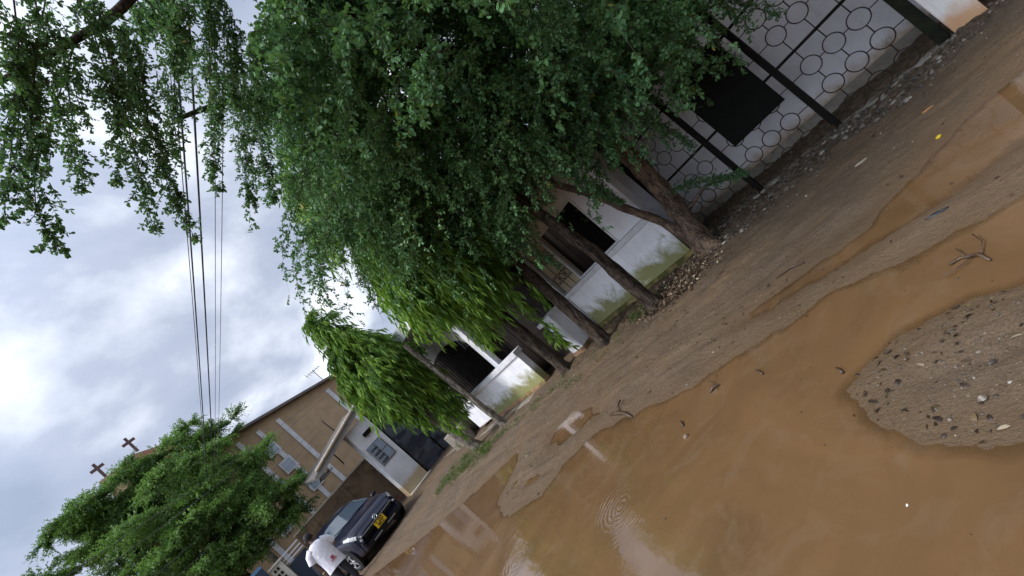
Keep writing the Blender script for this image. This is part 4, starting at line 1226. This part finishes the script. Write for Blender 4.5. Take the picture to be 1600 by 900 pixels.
WL = [((2.37, 2.87, 5.5), (1.40, 14.5, 5.55), .011, 'thick black wire leftmost of the overhead bundle', 'cable_black'),
      ((2.41, 2.87, 5.62), (1.45, 14.5, 5.68), .006, 'thin wire just right of the leftmost thick overhead wire', 'cable_grey'),
      ((2.50, 2.87, 5.5), (1.56, 14.5, 5.5), .012, 'thickest black overhead wire in the middle of the bundle', 'cable_black'),
      ((2.62, 4.2, 5.5), (1.66, 14.5, 5.5), .005, 'fine grey wire left of the outermost overhead wire', 'cable_grey'),
      ((2.72, 4.2, 5.5), (1.76, 14.5, 5.5), .005, 'fine grey outermost overhead wire nearest the tan building', 'cable_grey')]
for a, c, r_, lb, mt in WL:
    p, q = wline(a, c, -14, 22.4)
    wire(p, q, .12, r_, lb, mt)
for y, lb in ((-14.1, 'utility pole behind the viewer carrying the street wires'), (22.5, 'utility pole hidden in the far trees carrying the street wires')):
    x = 2.45-.083*(y-2.87)
    r = tag(empty('utility_pole', (x, y, 0)), lb, 'pole', 'utility poles')
    MB().tube([(0, 0, -.1), (0, 0, 6.3)], [.12, .09], 12).build('shaft', 'bark_pale', r, smooth=True)
    box((-.5, -.05, 5.4), (.5, .05, 5.5)).build('crossarm', 'cross_brown', r)
for (p, q, lb) in (((7.3, 23.7, 6.0), (-4.6, 12.0, 5.0), 'service wire highest of the four crossing the far trees'), ((7.3, 23.7, 5.75), (-4.6, 12.0, 4.6), 'service wire second from top crossing the far trees'),
                   ((5.6, 23.8, 5.0), (-5.2, 13.0, 3.9), 'service wire third from top crossing the far trees'), ((5.6, 23.8, 4.7), (-5.2, 13.0, 3.4), 'service wire lowest of the four crossing the far trees')):
    wire(p, q, .25, .007, lb, 'cable_grey', 'service wires to the tan building')


# ---------------------------------------------------------------- car
def make_car(loc, rz):
    r = tag(empty('parked_car', loc, rz), 'dark navy hatchback with a yellow plate parked facing the puddle', 'car')
    ks = np.array([-1.93, -1.87, -1.7, -1.4, -.95, -.2, .3, 1.1, 1.6, 1.82, 1.93])
    Wd = np.array([.60, .72, .80, .835, .845, .85, .85, .85, .83, .79, .68])
    zb = np.array([.26, .22, .2, .2, .2, .2, .2, .2, .24, .28, .34])
    zl = np.array([.60, .70, .80, .87, .93, .95, .96, .98, 1.0, .98, .9])
    zt = np.array([.66, .79, .90, .98, 1.05, 1.44, 1.52, 1.50, 1.40, 1.18, .97])
    wt_ = np.array([.45, .55, .62, .66, .68, .60, .59, .58, .57, .62, .55])
    def prof(y):
        g = lambda A: float(np.interp(y, ks, A))
        W, b0, l0, t0, w0 = g(Wd), g(zb), g(zl), g(zt), g(wt_)
        bulge = max(0, (t0-l0-.15))
        pts = [(0, b0), (W*.8, b0), (W*.97, b0+.06), (W*1.0, b0+(l0-b0)*.45), (W*.985, l0-.06), (W*.955, l0), (w0*.35+W*.955*.65, l0+(t0-l0)*.5), (w0, t0-.05*min(1, bulge*4)-.012), (w0*.55, t0-.006), (0, t0)]
        return np.array(pts)
    def surf(y, t):       # t 0..9
        P = prof(y); k = min(int(t), 8); f = t-k
        p0 = P[max(k-1, 0)]; p1 = P[k]; p2 = P[k+1]; p3 = P[min(k+2, 9)]
        m1 = (p2-p0)*.35; m2 = (p3-p1)*.35
        q = (2*f**3-3*f**2+1)*p1+(f**3-2*f**2+f)*m1+(-2*f**3+3*f**2)*p2+(f**3-f**2)*m2
        return np.array([q[0], y, q[1]])
    ys = np.concatenate([np.linspace(-1.93, -1.6, 8), np.linspace(-1.5, 1.5, 26), np.linspace(1.6, 1.93, 8)])
    ts = np.linspace(0, 9, 46)
    b = MB()
    rows = []
    for y in ys:
        rw = [surf(y, t) for t in ts]
        rows.append([(-p[0], p[1], p[2]) for p in rw[::-1]][:-1]+[tuple(p) for p in rw])
    b.grid(rows)
    b.f.append(tuple(range(len(rows[0])))); n0 = (len(rows)-1)*len(rows[0])
    b.f.append(tuple(range(n0, n0+len(rows[0])))[::-1])
    b.build('body', 'car_paint', r, smooth=True)
    def patch(name, mt, fn, nu=10, nv=10, off=.008, par=None):
        """fn(u,v)->(y,t,side); offset from the body"""
        b = MB(); rows = []
        for i in range(nu+1):
            rw = []
            for j in range(nv+1):
                y, t, s = fn(i/nu, j/nv)
                t = abs(t) if t >= 0 else -t
                p = surf(y, t); e = 1e-2
                du = surf(min(y+e, 1.93), t)-surf(max(y-e, -1.93), t); dv = surf(y, min(t+.03, 9))-surf(y, max(t-.03, 0))
                n_ = np.cross(dv, du); n_ = n_/(np.linalg.norm(n_)+1e-9)
                if n_[0]*1.0 < 0 and t < 6: n_ = -n_
                if t >= 6 and n_[2] < 0: n_ = -n_
                q = p+n_*off
                rw.append((q[0]*s, q[1], q[2]))
            rows.append(rw)
        b.grid(rows)
        return b.build(name, mt, par or r, smooth=True)
    def wind(u, v):
        y = -.90+.62*u
        c = 2*v-1
        s = 1 if c >= 0 else -1
        t = 9-abs(c)*2.05
        return y, t, s
    patch('windscreen', 'glass_dark', wind, 10, 24)
    def rear(u, v):
        y = 1.62+.2*u; c = 2*v-1; s = 1 if c >= 0 else -1
        return y, 9-abs(c)*2.0, s
    patch('rear_window', 'glass_dark', rear, 6, 20)
    for s in (-1, 1):
        patch('side_window', 'glass_dark', lambda u, v: (-.38+.72*u, 5.25+1.5*v, s), 8, 6, .006)
        patch('side_window', 'glass_dark', lambda u, v: (.40+.75*u, 5.25+1.5*v, s), 8, 6, .006)
        hl = patch('headlight', 'lamp_glass', lambda u, v: (-1.885+.38*u, 4.35+(1.5-.6*u)*v+.25*u, s), 8, 6, .010)
        MB().disc((s*.52, -1.905, .33), .055, .03, 'y', 14).build('fog_light', 'lamp_glass', r)
        MB().disc((s*.62, -1.93, .55), .03, .05, 'y', 14).build('indicator', 'lamp_glass', hl)
        mr = MB(); mr.tube([(s*.86, -.62, 1.0), (s*.93, -.62, 1.02), (s*1.03, -.62, 1.02)], [.04, .075, .06], 10)
        mr.build('mirror', 'car_paint', r, smooth=True)
        patch('door_handle', 'chrome', lambda u, v: (.15+.16*u, 4.35+.25*v, s), 3, 2, .02)
    # bonnet edge / grille band, bumper intake, chrome strip
    b = MB().quadbox((-.52, -1.952, .50), (.52, -1.90, .58)); b.build('grille', 'black_plastic', r, bevel=.01)
    b = MB().quadbox((-.58, -1.962, .585), (.58, -1.90, .61)); b.build('trim_strip', 'metal_grey', r, bevel=.005)
    b = MB().quadbox((-.58, -1.958, .22), (.58, -1.86, .37)); b.build('lower_intake', 'black_plastic', r, bevel=.015)
    for x in (-.42, .1): box((x, -1.966, .27), (x+.3, -1.955, .30)).build('intake_bar', 'metal_grey', r)
    b = MB().quadbox((-.70, -1.925, .235), (.70, -1.80, .50)); b.build('bumper', 'car_paint', r, bevel=.05)
    em = MB().ring((0, -1.955, .665), .058, .010, 'y', 20, 6).build('emblem', 'chrome', r, smooth=True)
    MB().tube([(-.03, -1.962, .64), (0, -1.962, .69), (.035, -1.962, .70)], .009, 6).build('emblem_stroke', 'chrome', em)
    pl_ = box((-.17, -1.978, .385), (.17, -1.968, .565)).build('number_plate', 'plate_yellow', r, bevel=.004)
    for txt, z in (('T 252', .488), ('BKZ', .405)):
        cu = bpy.data.curves.new('plate_text', 'FONT')
        cu.body = txt; cu.size = .105; cu.align_x = 'CENTER'; cu.extrude = .002; cu.offset = .002
        tmp = bpy.data.objects.new('tmp', cu); COL.objects.link(tmp)
        me = bpy.data.meshes.new_from_object(tmp.evaluated_get(bpy.context.evaluated_depsgraph_get()))
        bpy.data.objects.remove(tmp)
        to = bpy.data.objects.new('lettering', me); COL.objects.link(to)
        me.materials.clear(); me.materials.append(M['black_plastic']); to.parent = pl_
        to.location = (0, -1.981, z); to.rotation_euler = (R(90), 0, 0)
    # wipers
    for x in (-.1, .45): MB().tube([(x, -.93, 1.075), (x-.5, -.84, 1.11)], .009, 5).build('wiper', 'black_plastic', r)
    box((-.9, -.6, 1.5), (.9, -.59, 1.501)) if False else None
    for y in (-1.22, 1.22):
        for s in (-1, 1):
            a = empty('wheel', (s*.80, y, .31), R(14) if y < 0 else 0); a.parent = r
            tw = MB(); tw.ring((0, 0, 0), .235, .075, 'x', 36, 12); tw.build('tyre', 'tyre_rubber', a, smooth=True)
            rm = MB(); rm.ring((s*.06, 0, 0), .185, .014, 'x', 30, 6)
            rm.disc((s*.055, 0, 0), .045, .05, 'x', 16)
            for k in range(5):
                t = 2*math.pi*k/5+.3
                c_, s_ = math.cos(t), math.sin(t)
                wv = .028
                pts = []
                for (rr_, ww) in ((.03, wv), (.185, wv*.75)):
                    for sg in (-1, 1):
                        pts.append((rr_*c_-sg*ww*s_, rr_*s_+sg*ww*c_))
                (a1, b1), (a2, b2), (a3, b3), (a4, b4) = pts
                x0, x1 = s*.05, s*.075
                rm.hexa([(x0, a1, b1), (x0, a2, b2), (x0, a4, b4), (x0, a3, b3), (x1, a1, b1), (x1, a2, b2), (x1, a4, b4), (x1, a3, b3)])
            rm.build('rim', 'rim_alloy', a)
            MB().disc((s*.0, 0, 0), .18, .06, 'x', 24).build('hub_back', 'black_plastic', a)
            MB().disc((s*.765, y, .335), .36, .175, 'x', 30).build('wheel_arch_shade', 'black_plastic', r)  # solid black disc painted as the shade inside the arch
    return r


make_car((2.14, 15.35, .02), R(11))


# ---------------------------------------------------------------- person
def skin_mesh(name, verts, edges, radii, mt, parent, root=0, sub=2):
    me = bpy.data.meshes.new(name)
    me.from_pydata(verts, edges, [])
    o = bpy.data.objects.new(name, me); COL.objects.link(o)
    me.materials.append(M[mt]); o.parent = parent
    sk = o.modifiers.new('skin', 'SKIN'); sk.use_smooth_shade = True
    for k, sv in enumerate(me.skin_vertices[0].data):
        rr = radii[k]; sv.radius = rr if hasattr(rr, '__len__') else (rr, rr)
        sv.use_root = (k == root)
    sb = o.modifiers.new('sub', 'SUBSURF'); sb.levels = sub; sb.render_levels = sub
    return o


def make_person(loc, rz):
    r = tag(empty('person', loc, rz), 'person in a loose white t-shirt with a small red print standing beside the navy car', 'person')
    V, E, RD = [], [], []
    def chain(pts, rad, start=None):
        prev = start
        for p, q in zip(pts, rad):
            V.append(p); RD.append(q); k = len(V)-1
            if prev is not None: E.append((prev, k))
            prev = k
        return prev
    # faces +y (away from the viewer), x to the right
    pel = chain([(0, 0, .93)], [(.15, .11)])
    ch = chain([(0, .0, 1.1), (0, .0, 1.28), (0, .01, 1.38)], [(.14, .10), (.16, .11), (.13, .09)], pel)
    nk = chain([(0, .03, 1.47), (0, .06, 1.53), (0, .085, 1.60), (0, .08, 1.68)], [.055, .065, .092, .07], ch)
    chain([(0, .16, 1.575)], [.02], nk-1)
    for s in (-1, 1):
        chain([(s*.1, 0, .86), (s*.11, .0, .5), (s*.12, -.02, .1), (s*.13, .10, .04)], [.095, .065, .045, .04], pel)
        if s < 0: arm = [(s*.2, 0, 1.37), (s*.27, .02, 1.08), (s*.29, .08, .84), (s*.30, .11, .76)]
        else: arm = [(s*.2, 0, 1.37), (s*.28, .1, 1.12), (s*.26, .32, 1.05), (s*.25, .40, 1.04)]
        w_ = chain(arm, [.062, .046, .034, .036], ch)
        hx, hy, hz = arm[-1]
        for k in range(4):
            if s < 0: f = [(hx+.012-.0*k, hy+(-.03+.02*k), hz-.07), (hx+.03, hy+(-.03+.02*k)+.01, hz-.12+.008*abs(k-1.5))]
            else: f = [(hx+(-.03+.02*k), hy+.07, hz-.0), (hx+(-.03+.02*k), hy+.11-.008*abs(k-1.5), hz-.03)]
            chain(f, [.0095, .008], w_)
        if s < 0: chain([(hx+.03, hy+.045, hz-.03), (hx+.045, hy+.06, hz-.07)], [.011, .009], w_)
        else: chain([(hx-.045, hy+.02, hz-.01), (hx-.06, hy+.055, hz-.02)], [.011, .009], w_)
    body = skin_mesh('body', V, E, RD, 'skin', r)
    # hair cap
    b = MB()
    rows = []
    for i in range(9):
        th = math.pi*.62*i/8
        rows.append([(.103*math.sin(th)*math.cos(a), .075-.012+.118*math.sin(th)*math.sin(a)*(1 if math.sin(a) < 0 else .8), 1.625+.12*math.cos(th)) for a in np.linspace(0, 2*math.pi, 17)])
    b.grid(rows).build('hair', 'hair_black', r, smooth=True)
    for s in (-1, 1): MB().tube([(s*.095, .075, 1.57), (s*.108, .065, 1.60), (s*.1, .07, 1.63)], [.012, .018, .012], 8).build('ear', 'skin', body, smooth=True)
    # shirt: torso loft and two sleeves, one mesh
    b = MB(); rows = []
    prof = [(.66, .245, .16), (.78, .235, .155), (.95, .225, .15), (1.12, .235, .15), (1.26, .24, .15), (1.36, .235, .135), (1.42, .18, .11), (1.46, .085, .085)]
    for k, (z, a, c) in enumerate(prof):
        rows.append([((a+.008*math.sin(5*t+k))*math.cos(t), (c+.010*math.sin(7*t+k*1.3))*math.sin(t)+.01, z+.012*math.sin(3*t)*(k == 0)) for t in np.linspace(0, 2*math.pi, 33)])
    b.grid(rows)
    b.tube([(-.12, 0, 1.36), (-.235, .01, 1.28), (-.30, .015, 1.12)], [.11, .105, .095], 16, cap=False)
    b.tube([(.12, 0, 1.36), (.23, .03, 1.28), (.30, .09, 1.14)], [.11, .105, .095], 16, cap=False)
    sh = b.build('t_shirt', 'shirt_white', r, smooth=True)
    b = MB()
    for k in range(7):
        a = 2*math.pi*k/7
        b.disc((.075+.026*math.cos(a), -.158, .90+.026*math.sin(a)), .018, .008, 'y', 8)
    for k in range(5): b.quadbox((.01+.026*k, -.166, .825+.006*(k % 2)), (.03+.026*k, -.150, .852+.006*(k % 2)))
    b.build('print', 'shirt_print', sh)
    # trousers
    skin_mesh('trousers', [(0, 0, .90), (-.1, 0, .84), (-.11, .0, .5), (-.12, -.02, .12), (.1, 0, .84), (.11, 0, .5), (.12, -.02, .12), (0, 0, 1.0)],
              [(0, 1), (1, 2), (2, 3), (0, 4), (4, 5), (5, 6), (0, 7)], [(.17, .13), .115, .088, .075, .115, .088, .075, (.165, .125)], 'trouser_dark', r)
    for s in (-1, 1): MB().tube([(s*.12, -.06, .03), (s*.13, .05, .045), (s*.135, .17, .035)], [.045, .05, .035], 10).build('shoe', 'black_plastic', r, smooth=True)
    MB().ring((-.292, .09, .80), .036, .006, 'z', 14, 6).build('bracelet', 'gold', r)
make_person((1.17, 13.1, .0), R(-12))


# ---------------------------------------------------------------- single bits of debris
def twig(pts, rad, label, branches=()):
    z = [max(gh(x, y), 0)+.008 for x, y in pts]
    b = MB().tube([(x, y, z[k]+.006*(k % 2)) for k, (x, y) in enumerate(pts)], rad, 7, jitter=.15)
    for q in branches:
        b.tube([(x, y, max(gh(x, y), 0)+.012+.01*k) for k, (x, y) in enumerate(q)], [rad[0]*.6]+[rad[-1]*.7]*(len(q)-1), 6)
    o = b.build('stick', 'wet_wood', smooth=True)
    return tag(o, label, 'stick', 'sticks lying in and by the water')


twig([(2.62, 3.30), (2.72, 3.45), (2.78, 3.60), (2.80, 3.74)], [.010, .018, .022, .012], 'longest thick dark stick lying on the bank edge above the main water', [[(2.75, 3.55), (2.86, 3.62), (2.93, 3.6)]])
twig([(2.50, 2.20), (2.49, 2.25), (2.45, 2.27)], [.008, .010, .005], 'forked dark twig in the water near the bank', [[(2.49, 2.24), (2.54, 2.25), (2.56, 2.29)], [(2.48, 2.22), (2.44, 2.20)]])
twig([(2.40, 1.80), (2.47, 1.86)], [.006, .005], 'straight slim twig floating right of the forked twig')
twig([(2.20, 2.46), (2.26, 2.50)], [.007, .006], 'short bent twig floating left of the forked twig')
twig([(2.12, 1.26), (2.17, 1.29)], [.008, .006], 'small twig floating just off the gravel islet')
twig([(2.50, .58), (2.58, .61), (2.63, .68), (2.61, .73)], [.005, .009, .007, .004], 'dark clump of twigs in the water right of the sand strip', [[(2.58, .6), (2.66, .58), (2.74, .6)], [(2.6, .62), (2.54, .68), (2.5, .76)], [(2.62, .66), (2.7, .68)]])
twig([(3.55, 1.60), (3.58, 1.72), (3.55, 1.85)], [.007, .010, .006], 'thin curved twig half sunk on the mud beside the narrow channel')
twig([(5.3, 3.32), (5.75, 3.0), (6.05, 2.55)], [.012, .016, .008], 'bare branch leaning from the thick trunk towards the fence foot', [[(5.75, 3.0), (5.85, 2.8), (5.8, 2.6)]])


def lump(name, x, y, s, mt, label, cat, flat=.5, seed=1, z=None):
    rs = random.Random(seed)
    b = MB(); rows = []
    for i in range(6):
        th = math.pi*i/5
        rows.append([(s[0]*math.sin(th)*math.cos(a)*(1+.25*rs.uniform(-1, 1)), s[1]*math.sin(th)*math.sin(a)*(1+.25*rs.uniform(-1, 1)), s[2]*math.cos(th)) for a in np.linspace(0, 2*math.pi, 10)[:-1]])
        rows[-1].append(rows[-1][0])
    b.grid(rows)
    return tag(b.build(name, mt, loc=(x, y, (max(gh(x, y), 0) if z is None else z)+s[2]*.4)), label, cat)


lump('yellow_scrap', 4.21, .61, (.026, .018, .010), 'yellow_plastic', 'bright yellow plastic scrap on the mud by the narrow channel', 'plastic scrap', seed=2)
lump('orange_scrap', 4.85, .62, (.012, .045, .009), 'orange_plastic', 'long orange rag at the edge of the rubble', 'rag', seed=3)
lump('plastic_bottle', 4.74, 1.15, (.014, .06, .012), 'clear_scrap', 'crushed dull clear plastic bottle below the rubble strip', 'bottle', seed=4)
lump('stone', 2.08, 2.39, (.022, .02, .016), 'stone_brown', 'single brown stone poking out of the open water', 'stone', seed=5)
lump('black_rag', 3.16, .72, (.014, .06, .010), 'black_rag', 'black rag on the sand strip between the two channels', 'rag', seed=6)
lump('paper_scrap', 5.32, 2.86, (.05, .03, .012), 'white_scrap', 'white paper scrap in the rubble right of the thick trunk', 'paper', seed=7)
lump('white_pebble', 5.13, 3.60, (.035, .025, .015), 'white_scrap', 'white pebble on the dead leaf heap', 'pebble', seed=8, z=.05)
lump('pale_flake', 1.31, 1.01, (.006, .004, .002), 'white_scrap', 'tiny pale flake floating on the near water by the islet', 'flake', seed=9, z=.001)
lump('dark_lump', 4.45, 2.68, (.025, .045, .014), 'wet_wood', 'dark soil lump alone on the smooth mud bank', 'clod', seed=10)
